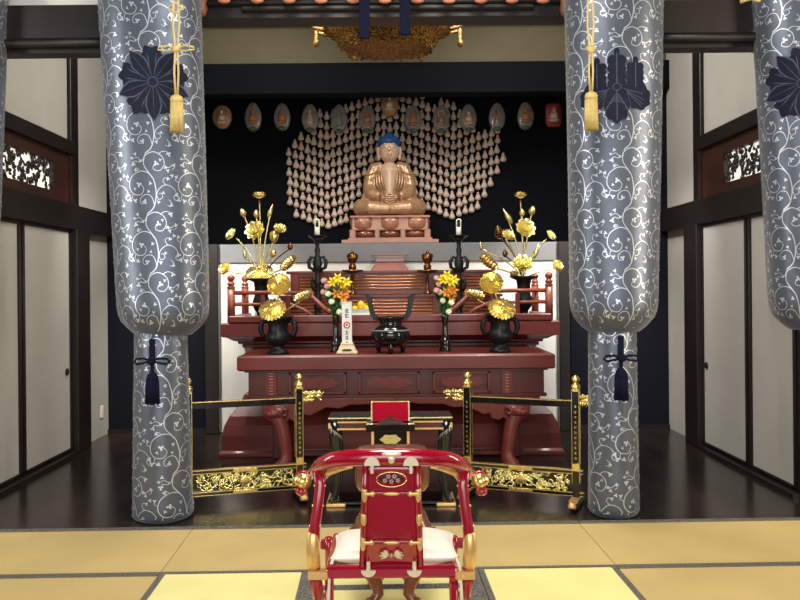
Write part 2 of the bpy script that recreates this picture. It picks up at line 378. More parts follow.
# ------------------------------------------------------------------ tatami
def tatami(x0, x1, y0, y1, m, label, ends):
    """a mat with cloth borders on its long sides; laid on a frame turned with the room"""
    cx, cy = (x0+x1)/2, (y0+y1)/2
    t = thing('tatami_mat', label, 'mat', (cx - th*(cy-5), cy + th*cx, -.055), th, 'tatami mats in front of the altar')
    w_, d_ = x1-x0-.004, y1-y0-.004
    MB().box((0, 0, .027), (w_, d_, .054)).build('rush_cover', m, t)
    for e in ends:
        b = MB()
        if e == 'N': b.box((0, d_/2-.014, .0285), (w_, .028, .057))
        if e == 'S': b.box((0, -d_/2+.016, .0285), (w_, .032, .057))
        if e == 'W': b.box((-w_/2+.016, 0, .0285), (.032, d_, .057))
        if e == 'E': b.box((w_/2-.016, 0, .0285), (.032, d_, .057))
        b.build('cloth_border', 'edge', t)
Y1, Y2, Y3 = 5.475, 4.60, 2.75
tatami(-4.5, -1.31, Y2, Y1, 'tatami', 'yellow straw mat in the far row below the left pillar', 'NS')
tatami(-1.31, 0, Y2, Y1, 'tatami', 'yellow straw mat in the far row just left of the red chair', 'NS')
tatami(0, 1.26, Y2, Y1, 'tatami', 'yellow straw mat in the far row just right of the red chair', 'NS')
tatami(1.26, 4.5, Y2, Y1, 'tatami', 'yellow straw mat in the far row below the right pillar', 'NS')
tatami(-4.5, -1.31, Y3+.95, Y2, 'tatami', 'straw mat at the lower left corner of the photo', 'NS')
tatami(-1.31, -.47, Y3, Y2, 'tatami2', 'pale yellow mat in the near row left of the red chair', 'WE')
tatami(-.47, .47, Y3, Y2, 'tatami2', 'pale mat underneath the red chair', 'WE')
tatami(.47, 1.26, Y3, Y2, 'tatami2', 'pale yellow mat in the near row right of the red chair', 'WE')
tatami(1.26, 4.5, Y3+.95, Y2, 'tatami', 'straw mat at the lower right corner of the photo', 'NS')
# thin mat with speckled border under the chair
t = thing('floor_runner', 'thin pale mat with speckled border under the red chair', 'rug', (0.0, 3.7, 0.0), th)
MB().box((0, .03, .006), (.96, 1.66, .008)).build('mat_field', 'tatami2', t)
b = MB()
for sx in (-1, 1): b.box((sx*.43, .03, .0065), (.11, 1.66, .011))
b.box((0, .62, .0065), (.75, .07, .011)); b.build('speckled_border', 'edge', t)

# ------------------------------------------------------------------ pillar banners
TS = .0067/3.752
def bez(pts, n=6):
    out = []
    P = [pts[0]] + pts + [pts[-1]]
    for i in range(1, len(P)-2):
        p0, p1, p2, p3 = P[i-1], P[i], P[i+1], P[i+2]
        for k in range(n):
            t_ = k/n; t2 = t_*t_; t3 = t2*t_
            out.append(tuple(.5*((2*p1[a]) + (-p0[a]+p2[a])*t_ + (2*p0[a]-5*p1[a]+4*p2[a]-p3[a])*t2 + (-p0[a]+3*p1[a]-3*p2[a]+p3[a])*t3) for a in (0, 1)))
    out.append(pts[-1]); return out
STROKES = [
    ([(455, 522), (480, 500), (492, 450), (485, 400), (470, 375), (447, 340), (455, 297)], 3.2),
    ([(447, 340), (450, 310), (485, 292), (518, 308), (527, 338), (508, 362), (484, 356), (488, 338)], 2.6),
    ([(478, 388), (462, 370), (430, 365), (396, 385), (385, 420), (400, 448), (430, 452), (444, 430), (430, 412)], 2.6),
    ([(492, 462), (500, 435), (528, 415), (558, 425), (572, 448)], 2.3),
    ([(494, 455), (500, 470), (516, 462), (512, 447), (502, 450)], 2.0),
    ([(484, 492), (472, 458), (448, 452), (428, 468), (432, 486), (448, 484)], 2.2),
    ([(505, 300), (522, 290), (540, 292), (548, 300)], 2.0), ([(450, 318), (430, 330), (412, 326), (405, 338)], 2.0),
    ([(530, 415), (520, 400), (528, 388), (540, 394)], 1.8), ([(388, 405), (374, 396), (378, 382)], 1.8),
    ([(570, 448), (560, 462), (572, 474), (584, 466)], 2.0), ([(400, 448), (395, 465), (408, 474)], 1.8),
    ([(527, 345), (545, 350), (560, 340), (566, 350), (556, 358)], 1.8), ([(436, 326), (420, 312), (404, 318)], 1.6), ([(540, 470), (552, 484), (546, 496), (534, 490)], 1.8), ([(430, 360), (416, 352), (408, 362)], 1.6),
]
LEAVES = [(495, 336, 9), (425, 414, 9), (572, 452, 8), (446, 478, 8), (546, 300, 8), (405, 338, 8), (540, 392, 6), (580, 470, 8), (408, 474, 7), (378, 384, 6), (532, 350, 6), (470, 410, 6), (556, 380, 6), (414, 300, 6), (512, 322, 5), (500, 480, 6), (462, 440, 5), (408, 430, 5), (436, 326, 5), (565, 340, 6), (540, 362, 6), (415, 360, 6), (520, 445, 5), (550, 490, 6), (400, 315, 5)]
TW, THh = 195, 225
def vines(mb, surf, s0, s1, z0, z1, mi, sx=1.0, rot=0.0):
    """the scrolling vine drawn over the cloth: surf(s, z, off) gives points"""
    rnd = random.Random(2)
    cr, sr = math.cos(rot), math.sin(rot)
    nu = int((s1-s0)/(TW*TS)) + 2; nv = int((z1-z0)/(THh*TS)) + 2
    def pt(x, y, i, j):
        s = ((x-455)+i*TW)*TS; z = -((y-410)+j*THh)*TS
        s, z = s*cr - z*sr, s*sr + z*cr
        return s, z + z1
    def ribbon(P, wd):
        vs = []; n = len(P); ok = True
        for k, (a, b) in enumerate(P):
            if not (s0 <= a <= s1 and z0 <= b <= z1): ok = False; break
            a0, b0 = P[max(k-1, 0)]; a1, b1 = P[min(k+1, n-1)]
            dx, dy = a1-a0, b1-b0; l = math.hypot(dx, dy) or 1
            ww = wd*(1-.35*k/n)
            nx, ny = -dy/l*ww, dx/l*ww
            vs.append(surf(a+nx, b+ny, .003)); vs.append(surf(a-nx, b-ny, .003))
        if ok and n > 1: mb.add(vs, [(2*k, 2*k+1, 2*k+3, 2*k+2) for k in range(n-1)], mi)
    for j in range(-1, nv+1):
        for i in range(int(s0/(TW*TS))-2, int(s1/(TW*TS))+3):
            for st, wd in STROKES:
                P = [pt(x, y, i, j) for x, y in bez(st, 4)]
                P = [p for p in P if s0 <= p[0] <= s1 and z0 <= p[1] <= z1]
                if len(P) > 2: ribbon(P, wd*TS*.72)
            for x, y, r in LEAVES:
                s, z = pt(x, y, i, j)
                R = r*TS
                if not (s0+R < s < s1-R and z0+R < z < z1-R): continue
                a0 = rnd.uniform(0, 6.28); ring = []
                for k in range(12):
                    a = a0+2*PI*k/12; rr = R*(.35+.95*abs(math.cos(1.5*(a-a0))))
                    ring.append(surf(s+rr*math.cos(a), z+rr*math.sin(a), .0035))
                mb.add([surf(s, z, .0035)]+ring, [(0, k+1, (k+1) % 12+1) for k in range(12)], mi)
def star_crest(rad):
    """five pointed leaves with scalloped leaves between; one leaf points down"""
    A = []   # list of (outline, layer material, layer)
    for k in range(5):
        a = -PI/2 + 2*PI*k/5 + PI/5
        # scalloped leaf between
        P = []
        for i in range(24):
            t_ = 2*PI*i/24; rr = rad*.34*(1+.16*math.cos(6*t_)); P.append((rad*.62*math.cos(a)+rr*math.cos(t_), rad*.62*math.sin(a)+rr*math.sin(t_)))
        A.append((P, 0, 0))
        for s_ in (-.14, .14):
            A.append(([(rad*.3*math.cos(a+s_*1.5), rad*.3*math.sin(a+s_*1.5)), (rad*.62*math.cos(a+s_), rad*.62*math.sin(a+s_)), (rad*.80*math.cos(a+s_*1.2), rad*.80*math.sin(a+s_*1.2)), (rad*.62*math.cos(a+s_*1.35), rad*.62*math.sin(a+s_*1.35))], 1, 1))
    for k in range(5):
        a = -PI/2 + 2*PI*k/5
        def petal(sc_, wd): 
            return [(math.cos(a)*rad*l*sc_ - math.sin(a)*rad*w_*wd, math.sin(a)*rad*l*sc_ + math.cos(a)*rad*w_*wd) for l, w_ in
                    ((.12, .04), (.35, .13), (.6, .17), (.8, .12), (1.0, 0), (.8, -.12), (.6, -.17), (.35, -.13), (.12, -.04))]
        A.append((petal(1.03, 1.36), 1, 2)); A.append((petal(1.0, 1.1), 0, 3))
        A.append(([(math.cos(a)*rad*l - math.sin(a)*rad*w_, math.sin(a)*rad*l + math.cos(a)*rad*w_) for l, w_ in ((.15, .008), (.9, .004), (.9, -.004), (.15, -.008))], 1, 4))
    A.insert(0, ([(rad*.45*math.cos(2*PI*i/20), rad*.45*math.sin(2*PI*i/20)) for i in range(20)], 0, 0))
    A.append(([(rad*.14*math.cos(2*PI*i/16), rad*.14*math.sin(2*PI*i/16)) for i in range(16)], 1, 4))
    A.append(([(rad*.115*math.cos(2*PI*i/16), rad*.115*math.sin(2*PI*i/16)) for i in range(16)], 0, 5))
    return A
def kiri_crest(rad):
    A = []
    def bl(cx, cy, rx, ry, rot, n=28, sc_=.07, lobes=8):
        P = []
        for i in range(n):
            t_ = 2*PI*i/n; q = 1+sc_*math.cos(lobes*t_); x, y = rx*q*math.cos(t_), ry*q*math.sin(t_)
            P.append((cx+x*math.cos(rot)-y*math.sin(rot), cy+x*math.sin(rot)+y*math.cos(rot)))
        return P
    for sx in (-1, 1):
        A.append((bl(sx*rad*.60, -rad*.22, rad*.42, rad*.36, sx*-.5), 0, 0))
    A.append((bl(0, -rad*.45, rad*.36, rad*.5, 0), 1, 1)); A.append((bl(0, -rad*.45, rad*.345, rad*.485, 0), 0, 2))
    for cx, hh in ((0, 1.0), (-.52, .72), (.52, .72)):
        for k in range(5):
            y = rad*(.08+hh*.21*k)
            if k == 4: A.append((bl(cx*rad, y, rad*.08, rad*.12, 0, sc_=0), 0, 1))
            else:
                for sx in (-1, 1): A.append((bl(cx*rad+sx*rad*.12, y, rad*.13, rad*.1*hh+.01, sx*.3, sc_=0), 0, 1))
        A.append(([(cx*rad-.003, 0), (cx*rad+.003, 0), (cx*rad+.003, rad*hh*.9), (cx*rad-.003, rad*hh*.9)], 1, 2))
    # veins
    for k in (-3, -1, 1, 3):
        for sx in (-1, 1):
            if sx < 0: continue
            q = .10+.028*(k+3)*1.35; cz = -rad*(.30+.07*(k+3)); P = [(rad*q*1.0*math.cos(PI*i/10), cz+rad*q*1.1*math.sin(PI*i/10)) for i in range(11)]
            W_ = [(p[0]*.95, p[1]-rad*.02) for p in P]
            for i in range(10): A.append(([P[i], P[i+1], W_[i+1], W_[i]], 1, 3))
    A.append(([(-.003, -rad*.1), (.003, -rad*.1), (.003, -rad*.88), (-.003, -rad*.88)], 1, 3))
    for k in range(0):
        for sx in (-1, 1): pass
    for sx in (-1, 1):
        for k in range(4):
            a = sx*-.5 + (-.35+.25*k)
            x1 = sx*rad*.16; y1 = -rad*.05
            dx, dy = sx*math.cos(abs(a)-.2), -math.sin(.15+.28*k)
            l = rad*.72*(1-.08*k)
            A.append(([(x1, y1), (x1+dx*l, y1+dy*l), (x1+dx*l, y1+dy*l-.004), (x1, y1-.006)], 1, 1))
    A.append((bl(0, 0, rad*.12, rad*.1, 0, sc_=0), 1, 3)); A.append((bl(0, 0, rad*.10, rad*.08, 0, sc_=0), 0, 4))
    return A
def put_crest(A, surf, s0, z0, parent):
    mb = MB()
    for P, mi, layer in A:
        n = len(P); cx = sum(p[0] for p in P)/n; cy = sum(p[1] for p in P)/n; off = .006+.0015*layer
        if n <= 5:
            fine = []
            for i in range(n):
                a, b = P[i], P[(i+1) % n]
                for k in range(5): fine.append((a[0]+(b[0]-a[0])*k/5, a[1]+(b[1]-a[1])*k/5))
            P = fine; n = len(P)
        vs = [surf(s0+cx, z0+cy, off)]; K = 4
        for k in range(1, K+1):
            for p in P: vs.append(surf(s0+cx+(p[0]-cx)*k/K, z0+cy+(p[1]-cy)*k/K, off))
        fs = [(0, 1+i, 1+(i+1) % n) for i in range(n)]
        for k in range(K-1):
            for i in range(n): fs.append((1+k*n+i, 1+k*n+(i+1) % n, 1+(k+1)*n+(i+1) % n, 1+(k+1)*n+i))
        mb.add(vs, fs, mi)
    return mb.build('crest', ['navy', 'navy2'], parent)
def banner(label, cx, cy, xt, xb, hwt, hwb, r_bot, r_top, crest, crest_xz, vis=1):
    """xt/xb: centre at top and at z=1.45; the cloth hangs as a deep drum over the pillar, gathered below"""
    t = thing('pillar_banner', label, 'banner', (cx, cy, 0), 0, 'brocade banners wrapped round the pillars')
    ZT = 3.95; hd = .27; N = 2.1
    prof = [(ZT, 1), (3.0, 1), (2.2, 1), (1.52, 1), (1.46, .995), (1.41, .97), (1.37, .92), (1.33, .82), (1.295, .70), (1.27, .60)]
    def shape(z):
        k = (ZT-z)/(ZT-1.45); k = max(0, min(1.05, k)); base = hwt+(hwb-hwt)*k; xc = xt+(xb-xt)*k-cx
        s_ = 1.0
        for (za, sa), (zb_, sb) in zip(prof, prof[1:]):
            if zb_ <= z <= za: s_ = sa+(sb-sa)*(za-z)/(za-zb_); break
        else: s_ = 1.0 if z > ZT else prof[-1][1]
        return xc, base*s_, hd*(s_ if s_ > .75 else s_*1.0)
    # arc-length table of the unit superellipse, s = 0 at the front
    def raw(a, hw, d): 
        c_, s_ = math.cos(a), math.sin(a)
        return (hw*math.copysign(abs(s_)**(2/N), s_), -d*math.copysign(abs(c_)**(2/N), c_))
    NA = 180; tab = [0]; p = raw(0, hwt, hd)
    for i in range(1, NA+1):
        q = raw(PI*i/NA, hwt, hd); tab.append(tab[-1]+math.hypot(q[0]-p[0], q[1]-p[1])); p = q
    half = tab[-1]
    def ang(s):
        a = min(abs(s), half-1e-6); lo = 0; hi = NA
        while hi-lo > 1:
            m_ = (lo+hi)//2
            if tab[m_] <= a: lo = m_
            else: hi = m_
        f = (a-tab[lo])/(tab[hi]-tab[lo]+1e-9)
        return math.copysign(PI*(lo+f)/NA, s)
    def surf(s, z, off=0):
        xc, hw, d = shape(z); a = ang(s); x, y = raw(a, hw, d)
        nx, ny = x/hw**2, y/d**2; l = math.hypot(nx, ny) or 1
        fold = .004*math.sin(s*9+z*1.3)
        return (xc+x+nx/l*(off+fold), y+ny/l*(off+fold), z)
    mb = MB(); NS = 72; zs = [ZT, 3.6, 3.2, 2.8, 2.4, 2.0, 1.7, 1.56, 1.5, 1.46, 1.43, 1.41, 1.39, 1.37, 1.35, 1.33, 1.31, 1.295, 1.28, 1.27]
    vs = [surf(-half+2*half*i/NS, z) for z in zs for i in range(NS)]
    fs = [(j*NS+i, j*NS+(i+1) % NS, (j+1)*NS+(i+1) % NS, (j+1)*NS+i) for j in range(len(zs)-1) for i in range(NS)]
    fs.append(tuple(range(NS))); fs.append(tuple(reversed(range((len(zs)-1)*NS, len(zs)*NS))))
    mb.add(vs, fs, 0); 
    o = mb.build('upper_cloth', ['cloth', 'vine'], t)
    v = MB(); vines(v, surf, -half*.75, half*.75, 1.30, ZT-.05, 0); 
    v.build('vine_embroidery', 'vine', o, recalc=False)
    if crest: put_crest(crest, surf, crest_xz[0], crest_xz[1], t)
    if r_bot:
        def rr(z): return (r_bot + (r_top-r_bot)*min(1, z/1.3)) * (1 - .18*max(0, (.03-z)/.03)**2)
        lx = 0
        def surf2(s, z, off=0):
            a = s/((r_bot+r_top)/2); r = rr(z)+off+.003*math.sin(5*a+2*z)
            return (lx+r*math.sin(a), -r*math.cos(a), z)
        m2 = MB(); n2 = 48; zz = [1.36, 1.2, .9, .6, .3, .1, .03, .012, 0.002]
        m2.add([surf2(2*PI*i/n2*(r_bot+r_top)/2, z) for z in zz for i in range(n2)],
               [(j*n2+i, j*n2+(i+1) % n2, (j+1)*n2+(i+1) % n2, (j+1)*n2+i) for j in range(len(zz)-1) for i in range(n2)] + [tuple(range(n2)), tuple(reversed(range((len(zz)-1)*n2, len(zz)*n2)))])
        o2 = m2.build('lower_cloth', 'cloth', t)
        v2 = MB(); vines(v2, surf2, -.48, .48, .03, 1.33, 0, rot=.12); v2.build('vine_embroidery', 'vine', o2, recalc=False)
    return t
def X_(px, Y=5.72): return (px-390)/F*Y
RAD = PXW(38, 5.45)
cl = Q(149, 82, 5.45); cr_ = Q(617, 87, 5.45)
banner('blue grey brocade banner with dark five-leaf flower crest on the left pillar', X_(161), 5.72, X_(151), X_(163), PXW(51, 5.72), PXW(45, 5.72), PXW(29.5, 5.72), PXW(25.5, 5.72), star_crest(RAD), (cl.x-X_(151.8), cl.z))
banner('blue grey brocade banner with dark paulownia leaf crest on the right pillar', X_(611.5), 5.72, X_(616), X_(613.5), PXW(49, 5.72), PXW(43, 5.72), PXW(25, 5.72), PXW(23, 5.72), kiri_crest(RAD), (cr_.x-X_(615.6), cr_.z))
cf = Q(800, 82, 5.43)
banner('brocade banner cut off by the right edge of the photo', X_(808), 5.72, X_(806), X_(818), PXW(53, 5.72), PXW(46, 5.72), 0, 0, star_crest(RAD), (cf.x-X_(807), cf.z))
banner('brocade banner sliver at the left edge of the photo', X_(-50), 5.72, X_(-42), X_(-54), PXW(53, 5.72), PXW(46, 5.72), 0, 0, star_crest(RAD), (0, 3.0))
for x, r in ((X_(161), .12), (X_(611.5), .12)):
    struct(MB().lathe([(r, .01), (r, 4.9)], (x, 5.72, 0), 24).build('trim_pillar', 'dark'))
for x in (X_(820), X_(-45)):
    struct(MB().box((x, 5.72, 2.46), (.16, .16, 4.9), b=.01).build('trim_pillar', 'dark'))

# gold tassels on the banners
def gold_tassel(label, x, yk, yt0, yt1, bow):
    Y = 5.36; p0 = Q(x, yt0, Y)
    t = thing('gold_tassel', label, 'tassel', (p0.x, Y, p0.z), 0, 'pale gold tassels hanging in front of the banners')
    L = lambda px, py: Q(px, py, Y)-Vector(t.location)
    b = MB()
    top = 3.95 - p0.z
    b.tube([(-.035, 0, top), (-.012, 0, L(x, -12).z), (-.02, 0, L(x, yk/2).z), (-.006, 0, L(x, yk).z), (-.014, 0, L(x, (yk+yt0)/2).z), (-.006, 0, 0)], .007, 8)
    b.tube([(.035, 0, top), (.012, 0, L(x, -12).z), (.022, 0, L(x, yk/2).z), (.008, 0, L(x, yk).z), (.014, 0, L(x, (yk+yt0)/2).z), (.006, 0, 0)], .007, 8)
    b.build('cord', 'goldcord', t)
    k = MB(); zk = L(x, yk).z
    k.ball((0, -.005, zk), (.026, .02, .026), 12)
    if bow:
        for s_ in (-1, 1):
            k.tube([(0, 0, zk), (s_*.05, -.008, zk+.02), (s_*.115, -.004, zk+.012), (s_*.12, 0, zk-.004), (s_*.06, .004, zk-.012), (0, 0, zk-.004)], .006, 6)
        kz = L(x, 8).z
        k2 = MB(); k2.tube([(-.045, 0, kz), (0, 0, kz+.035), (.045, 0, kz), (0, 0, kz-.035), (-.045, 0, kz)], .008, 6); k2.build('cord_ring', 'goldcord', t)
    else: k.tube([(-.03, 0, zk+.01), (0, -.01, zk+.035), (.03, 0, zk+.01), (0, -.01, zk-.02), (-.03, 0, zk+.01)], .008, 6)
    k.build('knot', 'goldcord', t)
    zt = L(x, yt1).z; hd = MB(); hd.lathe([(.028, -.05), (.04, -.045), (.042, -.02), (.034, -.003), (.014, .008)], n=16); hd.build('tassel_head', 'goldcord', t)
    f = MB()
    for i in range(26):
        a = 2*PI*i/26; r = .036
        f.tube([(r*math.cos(a), r*math.sin(a), -.045), (1.12*r*math.cos(a), 1.12*r*math.sin(a), zt+random.uniform(0, .01))], .0055, 5)
    f.lathe([(.036, zt+.012), (.034, -.045)], n=16); f.build('fringe', 'goldcord', t)
gold_tassel('pale gold tassel with bow on the left pillar banner', 176.5, 49, 96, 133, True)
gold_tassel('pale gold tassel with single knot on the right pillar banner', 591, 50, 93, 131, False)
g = thing('gold_tassel', 'small gold cord end at the top edge near the far right banner', 'tassel', (X_(752, 5.4), 5.40, Q(752, 2, 5.4).z))
MB().tube([(-.06, 0, 0), (0, -.01, .02), (.07, 0, .01)], .012, 8).build('cord', 'goldcord', g)
g = thing('gold_tassel', 'small gold cord end at the top left corner', 'tassel', (X_(5, 5.4), 5.40, Q(5, 1, 5.4).z))
MB().tube([(-.06, 0, 0), (0, -.01, .02), (.04, 0, .01)], .012, 8).build('cord', 'goldcord', g)
def navy_tassel(label, x, y0, yk, yh, y1, r):
    Y = 5.72-r-.03; p = Q(x, yk, Y); t = thing('navy_tassel', label, 'tassel', (p.x, Y, p.z), 0, 'navy tassels tied round the lower pillars')
    L = lambda py: Q(x, py, Y).z-p.z
    b = MB(); b.box((0, 0, L(y0+8)), (.038, .016, L(y0)-L(yk)), b=.004); b.build('strap', 'cord', t)
    k = MB(); k.ball((0, -.01, 0), (.03, .025, .03), 12)
    for s_ in (-1, 1):
        k.tube([(0, -.01, 0), (s_*.05, -.02, .018), (s_*.105, -.01, .014), (s_*.118, 0, -.006), (s_*.1, -.01, -.022), (s_*.05, -.02, -.012), (0, -.01, 0)], .0075, 7)
    k.build('bow', 'cord', t)
    h = MB(); h.lathe([(.04, L(yh)-.04), (.04, L(yh)-.01), (.03, L(yh)+.012), (.012, L(yh)+.03), (.01, 0)], n=16); h.build('tassel_head', 'cord', t)
    f = MB(); z1 = L(y1); z0 = L(yh)-.03
    for i in range(24):
        a = 2*PI*i/24; f.tube([(.038*math.cos(a), .036*math.sin(a), z0), (.044*math.cos(a), .038*math.sin(a), z1+random.uniform(0, .012))], .006, 5)
    f.lathe([(.04, z1+.015), (.037, z0)], n=16); f.build('fringe', 'cord', t)
navy_tassel('navy tassel with bow tied round the lower left pillar', 152, 341, 361, 376, 405, .17)
navy_tassel('navy tassel with bow tied round the lower right pillar', 621, 338, 358, 372, 401, .155)

# ------------------------------------------------------------------ valance pendants, straps, canopy
Yv = 5.95
for i, px in enumerate([224, 257, 289, 321, 353, 385, 417.5, 449, 481, 512, 543]):
    p = Q(px, 3.2, Yv); b = MB(); b.lathe([(.02, 0), (.045, .012), (.052, .05), (.05, .14), (.03, .2)], n=14, sy=.55)
    o = b.build('valance_pendant', 'pinktab'); o.location = p
    tag(o, 'small pink scalloped pendant in the row along the top edge', 'pendant', 'pink pendants along the top edge')
for px, nm in ((202, 'left'), (565, 'right')):
    p = Q(px, 17, Yv); b = MB(); b.lathe([(.012, 0), (.03, .02), (.04, .06), (.03, .1), (.045, .14), (.04, .22), (.02, .4)], n=14)
    o = b.build('carved_finial', 'brownend'); o.location = p; tag(o, 'carved reddish brown finial at the top beside the %s pillar banner' % nm, 'finial')
struct(MB().box((0, Yv+.05, 4.1), (3.2, .08, .62)).build('trim_board', 'dark'))
for px, py, nm in ((364.5, 39, 'left and longer'), (405, 35, 'right and shorter')):
    p = Q(px, py, Yv-.2); b = MB(); b.box((0, 0, .35), (.075, .03, .7), b=.006)
    o = b.build('navy_strap', 'cord'); o.location = p; tag(o, 'hanging navy strap, the %s of the two at top centre' % nm, 'strap')
Yc = 7.7; pc = Q(387, 25, Yc); t = thing('gold_canopy', 'antique gold filigree canopy hanging high above the altar', 'canopy', (pc.x, Yc, pc.z))
b = MB(); hgt = pc.z-Q(387, 50, Yc).z
b.lathe([(.30, -hgt), (.40, -hgt), (.44, -hgt*.85), (.50, -hgt*.5), (.60, -hgt*.25), (.52, -hgt*.1), (.5, .1), (.3, .2)], n=48, sy=.8); b.build('bowl', 'oldgold', t)
b = MB(); rnd = random.Random(5)
for k in range(420):
    a = rnd.uniform(0, 2*PI); u = rnd.random(); R = .42+.12*u; z = -hgt*(1-u)
    pts = [(R*math.cos(a+i*.05)*1.0, .8*R*math.sin(a+i*.05), z+.03*math.sin(i*1.3+a*9)) for i in range(5)]
    b.tube(pts, .007, 5)
for i in range(20):
    a = 2*PI*i/20; b.tube([(.58*math.cos(a), .47*math.sin(a), -.05), (.70*math.cos(a), .56*math.sin(a), -.015), (.74*math.cos(a), .6*math.sin(a), .05)], [.02, .016, .004], 6)
b.build('filigree', 'oldgold', t)
MB().tube([(0, 0, .1), (0, 0, 4.93-pc.z)], .02, 8).build('rod', 'iron', t)
for px, ya, yb in ((316, 30, 47), (355, 50, 61), (421, 50, 61), (460, 28, 47)):
    x = Q(px, ya, Yc).x-pc.x; z0 = Q(px, ya, Yc).z-pc.z; z1 = Q(px, yb, Yc).z-pc.z
    q = MB(); q.tube([(x*.9, 0, z0+.03), (x, 0, z0-.03)], .008, 6); q.lathe([(.008, z1), (.03, z1+.02), (.026, z1+.05), (.014, z1+.07), (.02, z0-.03), (.01, z0)], (x, 0, 0), 10); q.build('pendant', 'oldgold', t)

# ------------------------------------------------------------------ altar dais
DF = 8.0
t = dais = thing('altar_dais', 'large reddish brown wooden altar dais with stepped tiers and flared base', 'altar', (0, 8.4, 0))
def rectring(hw, yf, z, yb=8.98, c=.0): return [(-hw, yf-8.4, z), (hw, yf-8.4, z), (hw, yb-8.4, z), (-hw, yb-8.4, z)]
b = MB()
b.loft([rectring(*a) for a in ((1.63, 7.70, 0), (1.63, 7.70, .035), (1.605, 7.73, .06), (1.60, 7.73, .20), (1.58, 7.76, .29), (1.54, 7.81, .37), (1.49, 7.88, .43), (1.45, 7.94, .49), (1.43, 7.98, .56))]); b.build('flared_base', 'red', t, bevel=.006)
b = MB(); b.loft([rectring(*a) for a in ((1.38, 8.12, .56), (1.38, 8.12, .99))]); b.build('body', 'red', t)
b = MB()
b.loft([rectring(*a) for a in ((1.50, 8.30, .99), (1.50, 8.30, 1.02), (1.53, 8.22, 1.035), (1.53, 8.22, 1.055), (1.56, 8.12, 1.07), (1.60, 8.05, 1.10), (1.64, DF, 1.115), (1.655, DF, 1.12), (1.655, DF, 1.235), (1.64, DF+.01, 1.25))]); b.build('cornice', 'red', t, bevel=.004)
b = MB(); b.box((0, 8.03-8.4, 1.285), (3.16, .07, .07), b=.01)
for sx in (-1, 1): b.box((sx*1.55, .13, 1.285), (.07, .86, .07), b=.01)
b.build('railing_sill', 'red', t)
def rail_post(x, y, hgt):
    b = MB(); b.tube([(x, y, 1.25), (x, y, 1.25+hgt)], .038, 12); b.lathe([(.038, 0), (.045, .012), (.03, .02), (.03, .03), (.042, .04), (.028, .062), (.02, .066), (.034, .082), (.04, .1), (.034, .12), (.014, .135), (.004, .14)], (x, y, 1.25+hgt), 14)
    b.build('railing_post', 'railwood', t)
for sx in (-1, 1):
    rail_post(sx*1.56, 8.05-8.4, .34); rail_post(sx*1.555, 8.80-8.4, .34)
    for z, r in ((1.545, .022), (1.43, .017)):
        b = MB(); b.tube([(sx*1.56, -.35, z), (sx*1.555, .4, z)], r, 8); b.tube([(sx*1.56, -.35, z), (sx*1.16, -.35, z), (sx*.84, -.35, z-.005)] if r > .02 else [(sx*1.56, -.35, z), (sx*.98, -.35, z)], r, 8); b.build('railing_rail', 'railwood', t)
    b = MB(); b.tube([(sx*.84, -.35, 1.54), (sx*.79, -.35, 1.52), (sx*.64, -.35, 1.38), (sx*.60, -.35, 1.36)], [.022, .024, .024, .02], 10); b.ball((sx*.60, -.35, 1.355), .034, 12)
    b.tube([(sx*1.12, -.35, 1.42), (sx*.98, -.35, 1.43), (sx*.84, -.35, 1.37), (sx*.74, -.35, 1.30)], .02, 8); b.build('curved_handrail', 'railwood', t)
    for xs in (1.0, 1.25): b = MB(); b.box((sx*xs, -.35, 1.40), (.042, .042, .24), b=.005); b.build('railing_strut', 'red', t)
# stepped tiers
def tier(hw, y0, y1, z0, z1, ribs, nm, lip):
    o = MB().box((0, (y0+y1)/2-8.4, (z0+z1)/2), (2*hw, y1-y0, z1-z0), b=.006).build(nm, 'red', t)
    b = MB(); b.box((0, (y0+y1)/2-8.4-.012, z1-.012), (2*hw+lip, y1-y0+.04, .028), b=.006); b.build('tread', 'red', o)
    b = MB(); n = ribs; hh = (z1-z0-.09)
    for i in range(n): 
        z = z0+.05+hh*(i+.5)/n; b.tube([(-hw+.1, y0-8.4-.004, z), (hw-.1, y0-8.4-.004, z)], hh/n*.42, 8)
    b.build('molding', 'redlight', o)
    for x in (-hw+.05, -hw*.42, hw*.42, hw-.05):
        MB().box((x, y0-8.4-.012, (z0+z1)/2), (.075, .03, z1-z0-.05), b=.004).build('pilaster', 'red', o)
tier(1.12, 8.36, 8.95, 1.25, 1.51, 5, 'lower_tier', .05); tier(1.04, 8.56, 8.95, 1.51, 1.76, 5, 'upper_tier', .08)
b = MB()
b.loft([[(-a, y-8.4, z), (a, y-8.4, z), (a, 8.94-8.4, z), (-a, 8.94-8.4, z)] for a, y, z in ((.20, 8.66, 1.76), (.20, 8.66, 1.775), (.185, 8.68, 1.80), (.155, 8.71, 1.84), (.148, 8.72, 1.86), (.148, 8.72, 1.865))])
b.box((0, .42, 1.885), (.29, .24, .04)); b.box((0, .42, 1.915), (.33, .28, .02)); b.box((0, .42, 1.935), (.40, .32, .014), b=.004); b.build('top_stand', 'mauve', t)

